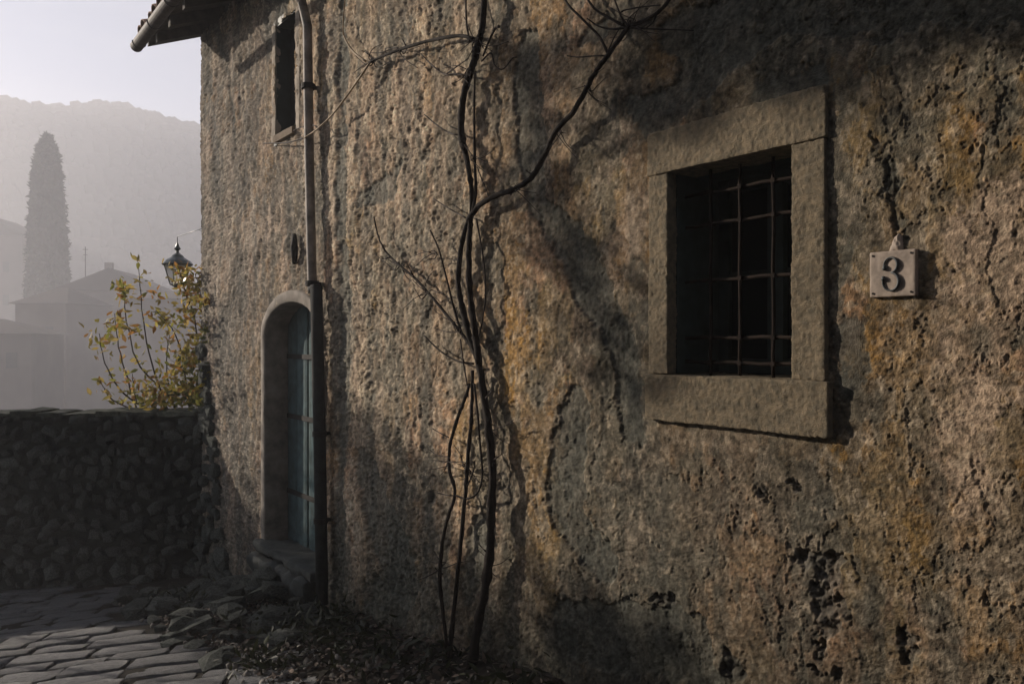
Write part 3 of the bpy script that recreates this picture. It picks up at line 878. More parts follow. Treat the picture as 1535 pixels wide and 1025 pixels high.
V_, F_ = arch_sweep([(0.0, DD + 0.055), (0.0, 0.12), (0.0, 0.06), (0.0, 0.0), (0.002, -0.016), (0.008, -0.022), (0.05, -0.022), (0.088, -0.020), (0.094, -0.012), (0.10, 0.02)])
ob('door_surround', V_, F_, M['surround'], door, smooth=True)
# threshold slab and the broken stone steps below it
V_, F_ = block((DOOR['s0'] - 0.02, -0.09, DOOR['z0'] - 0.08), (DOOR['s1'] + 0.10, DD + 0.05, DOOR['z0']), 0.025, 0.03, 0.014, 17, 10, 0.03, 4)
ob('threshold', L2Wa(V_), F_[:, ::-1], M['step'], door, smooth=True)

step = empty('door_step', L2W(6.0, -0.4, ground_z(6.0)), 'rough broken stone steps under the arched door', 'step')
rs = random.Random(5)
V_, F_ = block((5.60, -0.09, -2.35), (6.72, 0.0, DOOR['z0'] - 0.12), 0.03, 0.06, 0.05, 23, 9, 0.07, 4)
ob('upper_step', L2Wa(V_), F_[:, ::-1], M['step'], step, smooth=True)
for i in range(110):
    s_ = rs.uniform(4.9, 7.9); y_ = -rs.uniform(0.15, 0.95) ; 
    o = bpy.data.objects.new('stone', RUB[rs.randrange(12)]); COL.objects.link(o); o.parent = step
    o.location = Vector(L2W(s_, y_, ground_z(s_) + rs.uniform(-0.02, 0.05) + 0.55 * max(0, 0.6 + y_) * max(0, 1 - abs(s_ - 6.1) / 1.3))) - wloc(step)
    o.rotation_euler = (rs.uniform(-.3, .3), rs.uniform(-.3, .3), rs.uniform(0, 6)); w = rs.uniform(0.10, 0.32)
    o.scale = (w, w * rs.uniform(0.5, 0.9), w * rs.uniform(0.3, 0.5))

# rubble showing through at the foot of the far corner
rs = random.Random(8)
for i in range(95):
    z_ = -2.35 + 2.3 * (rs.random() ** 1.5)
    lim = 0.9 * (1 - (z_ + 2.35) / 2.4) + 0.12
    s_ = S_END + 0.02 - rs.random() * lim
    w = rs.uniform(0.10, 0.22)
    o = bpy.data.objects.new('stone', RUB[rs.randrange(12)]); COL.objects.link(o); o.parent = house
    o.location = Vector(L2W(s_, 0.0 + rs.uniform(-0.03, 0.02), z_)) - wloc(house)
    o.rotation_euler = (rs.uniform(-.2, .2), rs.uniform(-.2, .2), math.atan2(UY, UX) + rs.uniform(-.15, .15))
    o.scale = (w * rs.uniform(0.9, 1.4), w * 0.6, w * rs.uniform(0.6, 0.9))

p_ = wall_xyz(441, 372, 0.02)
MB().tube([wall_xyz(441, 352, 0.02), wall_xyz(441, 372, 0.045), wall_xyz(442, 395, 0.02)], [0.018, 0.03, 0.02], 8).build('wall_anchor', M['iron'], house, smooth=True)
# --- roof
PITCH = 0.42
def rz(y): return EAVE_Z + PITCH * y
roof = ob('roof', *(lambda V_, F_: (V_, F_))([L2W(*p) for p in (
    (-5.8, -0.48, rz(-0.48) + 0.10), (8.62, -0.48, rz(-0.48) + 0.10), (8.62, 3.5, rz(3.5) + 0.10), (-5.8, 3.5, rz(3.5) + 0.10),
    (-5.8, -0.48, rz(-0.48) + 0.14), (8.62, -0.48, rz(-0.48) + 0.14), (8.62, 3.5, rz(3.5) + 0.14), (-5.8, 3.5, rz(3.5) + 0.14),
    (-5.8, 7.5, rz(-0.48) + 0.10), (8.62, 7.5, rz(-0.48) + 0.10), (-5.8, 7.5, rz(-0.48) + 0.14), (8.62, 7.5, rz(-0.48) + 0.14))],
    [(0, 1, 2, 3), (7, 6, 5, 4), (0, 4, 5, 1), (1, 5, 6, 2), (3, 7, 4, 0), (3, 2, 9, 8), (10, 11, 6, 7), (8, 9, 11, 10), (2, 6, 11, 9), (7, 3, 8, 10)]), M['wood'], house)
s_ = 8.50; i = 0
while s_ > 3.0:
    w = 0.075
    V_ = [L2W(*p) for p in ((s_ - w, -0.44, rz(-0.44) - 0.0), (s_, -0.44, rz(-0.44) - 0.0), (s_, 0.06, rz(0.06)), (s_ - w, 0.06, rz(0.06)),
                            (s_ - w, -0.44, rz(-0.44) + 0.097), (s_, -0.44, rz(-0.44) + 0.097), (s_, 0.06, rz(0.06) + 0.097), (s_ - w, 0.06, rz(0.06) + 0.097))]
    ob('rafter', V_, [(0, 1, 2, 3), (7, 6, 5, 4), (0, 4, 5, 1), (1, 5, 6, 2), (2, 6, 7, 3), (3, 7, 4, 0)], M['wood'], roof)
    s_ -= 0.5
# gable fillet: the verge board seen against the sky
MB().add([L2W(*p) for p in ((8.55, -0.49, rz(-0.49) + 0.01), (8.60, -0.49, rz(-0.49) + 0.01), (8.60, 3.4, rz(3.4) + 0.01), (8.55, 3.4, rz(3.4) + 0.01),
    (8.55, -0.49, rz(-0.49) + 0.098), (8.60, -0.49, rz(-0.49) + 0.098), (8.60, 3.4, rz(3.4) + 0.098), (8.55, 3.4, rz(3.4) + 0.098))],
    [(0, 1, 2, 3), (7, 6, 5, 4), (0, 4, 5, 1), (1, 5, 6, 2), (2, 6, 7, 3), (3, 7, 4, 0)]).build('verge_board', M['wood'], roof)
# barrel tiles
def tile_mesh():
    V_ = []; F_ = []; n = 6
    for k, (y_, r_) in enumerate(((0.0, 0.092), (0.42, 0.075))):
        for j in range(n + 1):
            an = math.pi * j / n
            V_.append((r_ * math.cos(an), y_, r_ * math.sin(an) * 0.8)); 
        for j in range(n + 1):
            an = math.pi * j / n
            V_.append(((r_ - 0.014) * math.cos(an), y_, (r_ - 0.014) * math.sin(an) * 0.8))
    m_ = 2 * (n + 1)
    for j in range(n):
        F_.append((j, j + 1, m_ + j + 1, m_ + j)); F_.append((n + 1 + j + 1, n + 1 + j, m_ + n + 1 + j, m_ + n + 1 + j + 1))
        F_.append((j + 1, j, n + 1 + j, n + 2 + j)); F_.append((m_ + j, m_ + j + 1, m_ + n + 2 + j, m_ + n + 1 + j))
    return new_mesh('tile_mesh', V_, F_, M['tile'], True)
TILE = tile_mesh()
ang_up = math.atan(PITCH)
Rm = Matrix(((-UX, NX, 0), (-UY, NY, 0), (0, 0, 1))).to_4x4() @ Euler((ang_up, 0, 0)).to_matrix().to_4x4()
rs = random.Random(3)
VV = []; FF = []; kk = 0
col_i = 0
s_ = 8.58
while s_ > -5.7:
    for r_ in range(9):
        y_ = -0.56 + r_ * 0.36 * math.cos(ang_up)
        m_ = Matrix.Translation(Vector(L2W(s_ + rs.uniform(-.012, .012), y_ + rs.uniform(-0.015, 0.015), rz(y_) + 0.148 + rs.uniform(0, 0.012)))) @ Rm @ Euler((R(-3), 0, rs.uniform(-.03, .03))).to_matrix().to_4x4()
        if r_ < 2 and s_ > 5.0:
            o = bpy.data.objects.new('roof_tile', TILE); COL.objects.link(o); o.parent = roof
            o.matrix_local = Matrix.Translation(-wloc(roof)) @ m_
        else:
            for v in TILE.vertices: VV.append(tuple(m_ @ v.co))
            for p in TILE.polygons: FF.append(tuple(q + kk for q in p.vertices))
            kk += len(TILE.vertices)
    s_ -= 0.20
o = ob('roof_tiling', VV, FF, M['tile'], roof, smooth=True); o['kind'] = 'stuff'
# half-round gutter hung under the tile ends
def gutter():
    V_ = []; F_ = []
    n = 10; ss = np.linspace(8.47, 3.0, 24); r_ = 0.058
    prof = [(math.cos(math.pi + math.pi * j / n), math.sin(math.pi + math.pi * j / n)) for j in range(n + 1)]
    prof = [(-1.0, 0.16)] + prof + [(1.0, 0.10)]
    yc = -0.62; zc = 2.90
    for s1_ in ss:
        dz = -0.012 * (s1_ - 6) / 3
        for (a_, b_) in prof: V_.append(L2W(s1_, yc + r_ * a_, zc + dz + r_ * b_))
        for (a_, b_) in prof[::-1]: V_.append(L2W(s1_, yc + (r_ - 0.004) * a_, zc + dz + (r_ - 0.004) * b_ + 0.001))
    m_ = 2 * len(prof)
    for i_ in range(len(ss) - 1):
        for j in range(m_):
            q = (j + 1) % m_
            F_.append((i_ * m_ + j, i_ * m_ + q, (i_ + 1) * m_ + q, (i_ + 1) * m_ + j))
    F_.append(tuple(range(len(prof)))[::-1])
    g = ob('gutter', V_, F_, M['gutter'], roof, smooth=False)
    for s1_ in (8.35, 7.75, 7.15, 6.5, 5.9):
        V2 = MB()
        pts = [L2W(s1_, yc + (r_ + 0.004) * a_, zc + (r_ + 0.004) * b_) for (a_, b_) in prof[1:-1]]
        pts.append(L2W(s1_, -0.47, rz(-0.47) + 0.08))
        V2.tube(pts, 0.006, 5).build('gutter_bracket', M['iron'], roof)
gutter()

# --- downpipe beside the door
def dp(px, py, off=0.075): return wall_xyz(px, py, off)
pts = [L2W(5.62, -0.55, 2.86)] + [L2W(5.60, -0.35, 2.72), L2W(5.66, -0.085, 2.55)]
up = [dp(461, 40), dp(462, 130), dp(463.5, 230), dp(465.5, 330), dp(468, 425)]
lo = [dp(474, 430), dp(476, 520), dp(479, 650), dp(481, 780), dp(483, 905)]
pipe = MB().tube(pts + up + [dp(468.5, 440)], 0.034, 14).build('downpipe', M['pipe_zinc'], house, smooth=True)
MB().tube([dp(470, 432, 0.07)] + lo, 0.044, 14).build('lower_pipe', M['pipe_iron'], pipe, smooth=True)
for p in (up[1], up[4], lo[2], lo[3]):
    s_ = UX * p.x + UY * p.y
    MB().lathe(p, [(0.036, -0.018), (0.05, -0.018), (0.05, 0.018), (0.036, 0.018)], 14).box((s_ - 0.012, -0.06, p.z - 0.012), (s_ + 0.012, 0.02, p.z + 0.012), L2W).build('pipe_clamp', M['iron'], pipe)

# ------------------------------------------------------------------ house number
pc = [wall_xyz(1306, 377, 0), wall_xyz(1376, 445, 0)]
sa, za = wall_sz(1306.5, 380); sb, zb2 = wall_sz(1375.5, 443)
plc = L2W((sa + sb) / 2, 0, (za + zb2) / 2)
zc_ = (wall_sz(1340, 376)[1] + wall_sz(1340, 445)[1]) / 2; hh = abs(wall_sz(1340, 376)[1] - wall_sz(1340, 445)[1]) / 2
V_, F_ = block((sb, -0.013, zc_ - hh), (sa, 0.012, zc_ + hh), 0.004, 0.004, 0.0014, 3, 45)
plq = ob('house_number_plaque', L2Wa(V_), F_[:, ::-1], M['plaque'], None, L2W((sa + sb) / 2, 0, zc_), smooth=True)
tag(plq, 'square pale stone plaque with the number 3 right of the barred window', 'sign')
def digit3():
    # thick-and-thin numeral: two bowls open to the left
    cs = (sa + sb) / 2 + 0.002; w = 0.0255; hgt = 0.052
    top = []; n = 16
    path = []
    for k in range(n + 1):
        an = R(200) - R(285) * k / n     # upper bowl
        path.append((math.cos(an) * w * 0.82, hgt * 0.50 + math.sin(an) * hgt * 0.44))
    for k in range(n + 1):
        an = R(88) - R(290) * k / n
        path.append((math.cos(an) * w * 0.98, -hgt * 0.47 + math.sin(an) * hgt * 0.52))
    mb = MB()
    V3 = []
    m_ = len(path)
    for half in (path[:n + 1], path[n + 1:]):
        pts = []; rad = []
        for k, (x, z) in enumerate(half):
            pts.append(L2W(cs - x, -0.0165, zc_ + z)); tt = x / w
            rad.append(0.0026 + 0.0026 * max(0, tt))
        mb.tube(pts, rad, 8)
        e = half[0] if half is not path[n + 1:] else half[-1]
    for e in (path[0], path[-1]):
        c3 = L2W(cs - e[0] * 0.96, -0.0165, zc_ + e[1])
        mb.tube([Vector(c3) - Vector((0, 0, 0.008)), Vector(c3) - Vector((0, 0, 0.004)), Vector(c3) + Vector((0, 0, 0.004)), Vector(c3) + Vector((0, 0, 0.008))], [0.003, 0.0068, 0.0068, 0.003], 8)
    mb.build('numeral', M['digit'], plq, smooth=True)
digit3()
for ds in (sa - 0.012, sb + 0.012):
    for dz in (zc_ - hh + 0.012, zc_ + hh - 0.012):
        MB().tube([L2W(ds, -0.011, dz), L2W(ds, -0.0155, dz)], 0.0035, 8).build('screw', M['iron'], plq)
# lump of pale mortar above the plaque
V_, F_ = block((-0.024, 0.002, -0.024), (0.024, 0.016, 0.024), 0.004, 0.008, 0.010, 5, 40, 0.008, 16)
V_[:, 0] *= 0.75 - 8 * (V_[:, 2] + 0.02)
V_[:, 1] -= 0.002
V_ = V_ + np.array([wall_sz(1344, 365)[0], 0, wall_sz(1344, 365)[1]]); 
ob('mortar_dab', L2Wa(V_), F_[:, ::-1], M['plaque'], house, smooth=True)

# ------------------------------------------------------------------ the vine
def smooth_path(pts, sub=5):
    P = [np.array(p, float) for p in pts]; out_ = []
    P = [2 * P[0] - P[1]] + P + [2 * P[-1] - P[-2]]
    for i in range(1, len(P) - 2):
        for k in range(sub):
            t_ = k / sub
            out_.append(0.5 * ((2 * P[i]) + (-P[i-1] + P[i+1]) * t_ + (2*P[i-1] - 5*P[i] + 4*P[i+1] - P[i+2]) * t_**2 + (-P[i-1] + 3*P[i] - 3*P[i+1] + P[i+2]) * t_**3))
    out_.append(P[-2]); return out_
vine_base = wall_xyz(700, 1012, 0.10)
vine = empty('climbing_vine', vine_base, 'bare leafless vine with dark twisting stems trained up the wall left of the barred window', 'vine')
rs = random.Random(77)
def vstem(name, pts, r0, r1, o0=0.05, o1=0.05, m='bark', n=8, wig=0.0):
    """pts in photo pixels on the wall, radii in px at the wall distance, offsets in metres"""
    sp = smooth_path(pts, 6); P = []; rad = []
    N = len(sp)
    for i, p in enumerate(sp):
        t_ = i / (N - 1)
        off = 0.016 + 0.55 * (o0 + (o1 - o0) * t_) + 0.006 * math.sin(i * 0.9 + len(pts))
        w = wall_xyz(p[0] + rs.uniform(-wig, wig), p[1], off); P.append(w)
        rr = (r0 + (r1 - r0) * t_) * (0.55 if max(r0, r1) > 4 else 0.72) * w.y / F_PX
        if name in ('trunk', 'stem') and rs.random() < 0.18: rr *= rs.uniform(1.1, 1.35)
        rad.append(rr * rs.uniform(0.92, 1.08))
    return MB().tube(P, rad, n, jit=0.22 if name in ('trunk', 'stem') else 0.1).build(name, M[m], vine, smooth=True)
vstem('trunk', [(703, 1022), (716, 940), (732, 850), (736, 780), (738, 700), (731, 630), (722, 570), (716, 530), (712, 500), (706, 450), (703, 400), (704, 350), (706, 325)], 12.5, 7.0, 0.09, 0.05, n=12, wig=0.8)
vstem('stem', [(718, 545), (704, 505), (694, 465), (687, 425), (690, 380), (697, 345), (704, 325)], 8.0, 6.0, 0.06, 0.055, n=10)
vstem('stem', [(706, 330), (713, 290), (712, 250), (711, 200), (711, 150), (712, 110)], 3.6, 1.8, 0.06, 0.06)
vstem('stem', [(694, 218), (691, 190), (694, 150), (703, 115), (713, 85), (718, 60), (723, 40), (726, 0), (728, -40)], 9.5, 8.5, 0.05, 0.06, n=10)
vstem('stem', [(706, 325), (707, 290), (702, 250), (694, 215)], 5.0, 8.5, 0.055, 0.05)
vstem('stem', [(712, 80), (716, 68), (720, 55)], 10, 9, 0.055, 0.055, n=10)
vstem('twig', [(704, 62), (699, 30), (698, -30)], 2.2, 2.0, 0.06, 0.06, 'twig')
vstem('branch', [(712, 60), (690, 54), (650, 60), (610, 71), (580, 82), (553, 94)], 5.5, 3.4, 0.06, 0.09)
vstem('twig', [(556, 92), (530, 130), (500, 170), (475, 194), (456, 207)], 2.4, 1.6, 0.09, 0.17, 'twig_lit')
vstem('twig', [(458, 206), (430, 214), (395, 215)], 1.7, 1.3, 0.15, 0.06, 'twig')
vstem('twig', [(480, 195), (470, 188), (455, 190), (440, 196)], 1.6, 1.0, 0.12, 0.08, 'twig')
vstem('twig', [(548, 92), (530, 78), (517, 58), (514, 40), (518, -10)], 2.2, 1.4, 0.08, 0.05, 'twig_lit')
vstem('branch', [(702, 330), (722, 305), (750, 291), (775, 282), (800, 262), (818, 230), (834, 195), (858, 170), (878, 135), (895, 105), (915, 78), (935, 50), (945, 38)], 8.0, 6.5, 0.06, 0.09, n=10, wig=1.0)
vstem('branch', [(942, 40), (962, 33), (985, 20), (1003, 0), (1015, -30)], 6.0, 5.0, 0.09, 0.10)
vstem('twig', [(912, 82), (898, 55), (872, 28), (850, 5), (838, -25)], 3.0, 2.4, 0.08, 0.11, 'bark')
vstem('twig', [(940, 42), (915, 28), (890, 12), (870, -20)], 3.2, 2.2, 0.09, 0.12, 'bark')
vstem('twig', [(940, 42), (918, 44), (898, 40), (880, 28)], 2.8, 1.4, 0.09, 0.10, 'bark')
vstem('twig', [(935, 36), (928, 18), (914, -20)], 2.2, 1.6, 0.09, 0.12, 'twig')
vstem('twig', [(942, 40), (930, 20), (955, 12), (990, 8)], 2.2, 1.2, 0.09, 0.11, 'twig')
vstem('twig', [(912, 84), (893, 84), (868, 86), (850, 84)], 2.0, 1.2, 0.08, 0.05, 'bark')
vstem('twig', [(912, 76), (920, 58), (928, 44)], 1.8, 1.2, 0.08, 0.07, 'twig')
vstem('twig', [(946, 42), (985, 44), (1040, 46)], 2.4, 1.2, 0.09, 0.03, 'bark')
vstem('twig', [(985, 20), (978, 35), (965, 45)], 2.0, 1.0, 0.09, 0.08, 'bark')
vstem('twig', [(700, 113), (684, 112), (668, 112), (650, 100), (632, 82)], 2.4, 1.4, 0.05, 0.05, 'twig')
vstem('twig', [(668, 112), (685, 100), (702, 88)], 1.6, 1.2, 0.05, 0.06, 'twig')
vstem('twig', [(692, 203), (676, 200), (658, 190), (636, 172)], 2.4, 1.3, 0.05, 0.05, 'twig')
vstem('twig', [(704, 330), (690, 322), (672, 312), (650, 298)], 2.0, 1.2, 0.05, 0.04, 'twig')
vstem('twig', [(722, 92), (736, 80), (742, 98), (754, 104), (768, 88), (774, 86)], 1.8, 1.2, 0.06, 0.05, 'twig')
vstem('twig', [(724, 85), (733, 62), (742, 44), (748, 40)], 2.0, 3.0, 0.06, 0.05, 'bark')
vstem('twig', [(720, 310), (732, 296), (722, 268), (715, 250)], 1.8, 1.0, 0.06, 0.06, 'twig')
vstem('branch', [(712, 528), (692, 500), (664, 465), (625, 420), (588, 388), (570, 362), (560, 325)], 5.0, 1.8, 0.06, 0.07, n=8, wig=0.4)
vstem('twig', [(694, 505), (682, 468), (670, 420), (658, 375), (645, 345)], 2.8, 1.5, 0.06, 0.06, 'bark')
vstem('twig', [(710, 545), (686, 541), (660, 526), (636, 503)], 2.4, 1.6, 0.05, 0.05, 'bark')
vstem('twig', [(714, 328), (720, 360), (726, 400), (728, 440), (724, 475), (718, 505)], 2.0, 1.6, 0.06, 0.06, 'bark')
vstem('twig', [(690, 508), (695, 545), (700, 575), (702, 595)], 1.6, 1.4, 0.07, 0.07, 'twig')
vstem('stem', [(708, 555), (707, 620), (702, 680), (698, 735), (692, 800), (684, 880), (676, 960), (672, 1025)], 5.0, 6.5, 0.07, 0.10, n=9, wig=0.5)
vstem('stem', [(704, 575), (696, 600), (684, 632), (674, 672), (674, 705), (682, 740), (670, 780), (661, 830), (660, 880), (668, 950), (672, 1000)], 3.4, 4.0, 0.07, 0.10, n=8, wig=0.4)
vstem('twig', [(711, 575), (716, 620), (720, 670), (723, 712), (716, 738), (700, 747), (682, 742)], 2.4, 2.2, 0.07, 0.08, 'bark')
vstem('twig', [(672, 655), (662, 650), (648, 642)], 1.6, 1.0, 0.07, 0.07, 'twig')
vstem('twig', [(700, 730), (710, 705), (712, 690)], 1.8, 1.2, 0.08, 0.08, 'bark')
vstem('twig', [(682, 742), (672, 742), (655, 738)], 1.8, 1.2, 0.08, 0.08, 'twig')
rt = random.Random(6)
for (x_, y_, dx, n_) in ((945, 38, 1, 6), (880, 130, 1, 3), (835, 195, -1, 2), (715, 60, 1, 4), (704, 110, -1, 2), (560, 93, -1, 3), (600, 75, -1, 2), (690, 490, -1, 2), (640, 440, -1, 3), (600, 398, -1, 2), (735, 640, 1, 2), (700, 700, 1, 3), (672, 690, -1, 2), (660, 850, -1, 2), (733, 850, 1, 2), (770, 285, 1, 2), (706, 240, 1, 2), (655, 380, -1, 2)):
    for q_ in range(n_ * 2):
        a1 = rt.uniform(-1.3, 1.3); L_ = rt.uniform(16, 46); sgn = dx if rt.random() < 0.7 else -dx
        p1_ = (x_ + rt.uniform(-8, 8), y_ + rt.uniform(-8, 8)); p2_ = (p1_[0] + sgn * L_ * 0.5 * math.cos(a1), p1_[1] - L_ * 0.5 * math.sin(a1)); p3_ = (p2_[0] + sgn * L_ * 0.5 * math.cos(a1 * 0.6 + rt.uniform(-.5, .5)), p2_[1] - L_ * 0.5 * math.sin(a1 + rt.uniform(-.7, .9)))
        vstem('twig', [(x_, y_), p1_, p2_, p3_], 1.5, 0.7, 0.07, rt.uniform(0.04, 0.11), 'twig', 5)
for (a_, b_) in (((724, 600), (738, 585)), ((737, 690), (752, 680)), ((733, 830), (718, 815)), ((663, 860), (652, 850)), ((835, 195), (848, 200)), ((800, 262), (788, 255)), ((620, 415), (612, 398)), ((585, 385), (572, 388)), ((610, 71), (604, 60)), ((880, 132), (890, 140))):
    vstem('spur', [a_, ((a_[0] + b_[0]) / 2, (a_[1] + b_[1]) / 2 + 1), b_], 2.4, 0.9, 0.07, 0.09, 'twig', 6)

# ------------------------------------------------------------------ garden wall
GY = 8.28; GT = -0.712
gw = empty('garden_wall', (-5, GY + 0.2, -2.6), 'low dark rubble stone wall closing the lane beside the house corner', 'wall')
def gcore():
    xs = np.arange(-16, -2.9, 0.05); zs = np.arange(-3.3, GT - 0.03, 0.05)
    X, Z = np.meshgrid(xs, zs, indexing='ij')
    P = np.stack([X, GY + 0.03 + 0.02 * fbm(X * 6, Z * 6, 5, 3), Z + 0.0 * X], -1).reshape(-1, 3)
    I = np.arange(len(P)).reshape(X.shape)
    F = np.stack([I[:-1, :-1], I[1:, :-1], I[1:, 1:], I[:-1, 1:]], -1).reshape(-1, 4)
    ob('mortar_face', P, F, M['mortar'], gw, smooth=True)
    MB().box((-16, GY + 0.06, -3.4), (-2.9, GY + 0.45, GT - 0.05)).build('wall_core', M['mortar'], gw)
gcore()
rs = random.Random(12)
def gstone(x, z, w, h, y=0.0, name='stone'):
    o = bpy.data.objects.new(name, RUB[rs.randrange(12)]); COL.objects.link(o); o.parent = gw
    o.location = Vector((x, GY + y, z)) - wloc(gw); o.rotation_euler = (rs.uniform(-.2, .2), rs.uniform(-.5, .5), rs.uniform(-.2, .2))
    o.scale = (w, 0.16, h); return o
far_stones = MB()
z = -2.75; cnt = 0
while z < GT - 0.12:
    hrow = rs.uniform(0.085, 0.125); x = -15.5 + rs.uniform(0, .2)
    while x < -2.95:
        w = rs.uniform(0.09, 0.22) if rs.random() > 0.25 else rs.uniform(0.05, 0.10)
        xc = x + w / 2; gz = ground_z(UX * xc + UY * GY)
        if z + hrow > gz - 0.05:
            args = (xc, z + hrow / 2 + rs.uniform(-.05, .05), w * rs.uniform(0.75, 1.2), hrow * rs.uniform(0.75, 1.5), rs.uniform(-0.01, 0.045))
            if xc > -5.75 and cnt < 298: gstone(*args); cnt += 1
            else:
                me = RUB[rs.randrange(12)]; mm = Matrix.Translation((args[0], GY + args[4], args[1])) @ Matrix.Diagonal((args[2], 0.16, args[3], 1))
                far_stones.add([tuple(mm @ v.co) for v in me.vertices], [tuple(p.vertices) for p in me.polygons])
        x += w + rs.uniform(0.005, 0.03)
    z += hrow + 0.01
print('garden stones', cnt)
o = far_stones.build('rubble_face', M['rubble'], gw, smooth=True); o['kind'] = 'stuff'
x = -15.8
while x < -3.1:   # flat coping stones
    w = rs.uniform(0.25, 0.5)
    V_, F_ = block((x, GY - 0.06, GT - 0.06), (x + w - 0.01, GY + 0.46, GT + rs.uniform(-0.022, 0.014)), 0.07, 0.025, 0.022, rs.randrange(99), 5)
    ob('coping_stone', V_, F_, M['mossy'], gw, smooth=True)
    x += w

# ------------------------------------------------------------------ leaves helper
def leaf_cloud(name, pts, size, m, parent, flat=0.0, elong=1.6, tints=None, seed=1, loc=None, lobes=False):
    rs_ = np.random.RandomState(seed); n = len(pts)
    P = np.asarray(pts, float)
    a = rs_.normal(size=(n, 3)); a[:, 2] *= (1 - flat); a /= np.linalg.norm(a, axis=1, keepdims=True)
    b = rs_.normal(size=(n, 3)); b[:, 2] *= (1 - flat); b -= a * (a * b).sum(1, keepdims=True); b /= np.linalg.norm(b, axis=1, keepdims=True)
    c = np.cross(a, b)
    sz = size * rs_.uniform(0.6, 1.3, n)[:, None]
    tmpl = [(-0.5, 0, 0), (-0.15, 0.28, 0.06), (0.2, 0.22, 0.05), (0.55, 0, -0.06), (0.2, -0.22, 0.05), (-0.15, -0.28, 0.06)]
    V_ = np.zeros((n, 6, 3))
    for i, (x, y, z_) in enumerate(tmpl): V_[:, i] = P + a * sz * x * elong + b * sz * y * 1.2 + c * sz * z_
    F_ = (np.arange(n)[:, None] * 6)[:, :, None] + np.array([[0, 1, 2, 3], [0, 3, 4, 5]])[None]
    V_ = V_.reshape(-1, 3); F_ = F_.reshape(-1, 4)
    o = ob(name, V_, F_, m, parent, loc)
    at = o.data.color_attributes.new('tint', 'FLOAT_COLOR', 'POINT')
    tt = np.array(tints if tints is not None else [(1, 1, 1)], float)
    ch = tt[rs_.randint(0, len(tt), n)] * rs_.uniform(0.7, 1.25, (n, 1))
    col = np.repeat(np.concatenate([ch, np.ones((n, 1))], 1), 6, 0).astype(np.float32)
    at.data.foreach_set('color', col.ravel())
    return o

# ------------------------------------------------------------------ shrub behind the garden wall
def scr(px, py, Y): return Vector(((px - CX) / F_PX * Y, Y, (CY - py) / F_PX * Y))
shrub = empty('autumn_shrub', scr(300, 640, 8.9), 'straggling shrub with yellow autumn leaves rising behind the rubble wall at the house corner', 'shrub')
rs = random.Random(21)
stems = [ [(262, 640), (232, 560), (215, 480), (208, 395)], [(215, 640), (195, 580), (178, 520), (172, 470)], [(235, 620), (185, 590), (158, 545), (148, 500)],
          [(285, 640), (278, 560), (262, 500), (233, 465)], [(300, 640), (300, 560), (292, 480), (278, 440), (268, 400)], [(305, 640), (312, 580), (306, 500), (300, 440), (292, 410)],
          [(262, 610), (238, 580), (205, 540), (188, 470), (186, 430)], [(275, 640), (255, 590), (250, 540), (255, 500)], [(225, 625), (205, 600), (198, 560)], [(240, 630), (170, 600), (150, 570)],
          [(312, 640), (318, 590), (315, 540), (318, 500)]]
tips = []
for st in stems:
    Y0 = 8.9 + rs.uniform(-0.15, 0.3); Y1 = 8.5 + rs.uniform(-0.25, 0.5)
    if st[-1][0] > 285: Y1 = 8.2
    sp = smooth_path(st, 5); N = len(sp)
    P = [scr(p[0] + rs.uniform(-1, 1), p[1], Y0 + (Y1 - Y0) * i / (N - 1)) for i, p in enumerate(sp)]
    MB().tube(P, [0.012 - 0.009 * i / N for i in range(N)], 6).build('stem', M['twig'], shrub, smooth=True)
    tips.append(P)
yl = []; gl = []
for P in tips:
    for i in range(len(P)):
        t_ = i / len(P)
        if t_ > 0.3:
            k = 3 if t_ < 0.75 else 8
            if P[i].x > -3.75: k *= 2
            for _ in range(k):
                if rs.random() < 0.75: yl.append(P[i] + Vector((rs.gauss(0, .055), rs.gauss(0, .07), rs.gauss(0, .055))))
for (px, py, r_, n_, w) in ((272, 420, 16, 34, 'y'), (290, 440, 14, 70, 'y'), (235, 590, 30, 150, 'y'), (290, 590, 26, 160, 'y'), (180, 430, 14, 24, 'y'), (165, 505, 16, 20, 'y'), (278, 540, 20, 120, 'y'), (188, 440, 12, 24, 'y'), (180, 490, 16, 22, 'y'), (235, 440, 10, 14, 'y'), (255, 480, 24, 50, 'y'), (285, 470, 22, 90, 'y'), (295, 520, 24, 120, 'y'), (260, 585, 30, 160, 'y'), (225, 600, 30, 120, 'y'),
                         (290, 560, 26, 160, 'g'), (280, 600, 34, 260, 'g'), (310, 560, 14, 80, 'g'), (225, 608, 30, 80, 'g'), (308, 450, 10, 50, 'y'), (312, 500, 12, 70, 'g'), (300, 600, 18, 90, 'g'), (205, 500, 8, 10, 'y')):
    for _ in range(int(n_ * 0.7)):
        Yq = 8.6 + rs.uniform(-0.3, 0.35)
        if px > 295: Yq = 8.15 + rs.uniform(-0.2, 0.1)
        p = scr(px + rs.gauss(0, r_ * 0.55), py + rs.gauss(0, r_ * 0.55), Yq)
        if p.z < GT + 0.01: continue
        (yl if w == 'y' else gl).append(p)
leaf_cloud('yellow_leaves', yl, 0.055, M['leaf_yellow'], shrub, 0.1, 1.7, [(1, 1, 1), (0.85, 1.0, 0.7), (0.5, 0.7, 0.4), (0.85, 0.6, 0.5), (0.9, 0.95, 0.8)], 3)['kind'] = 'stuff'
leaf_cloud('green_leaves', gl, 0.05, M['leaf_green'], shrub, 0.1, 1.6, [(1, 1, 1), (1.6, 1.3, 0.8), (0.6, 0.7, 0.6)], 4)['kind'] = 'stuff'

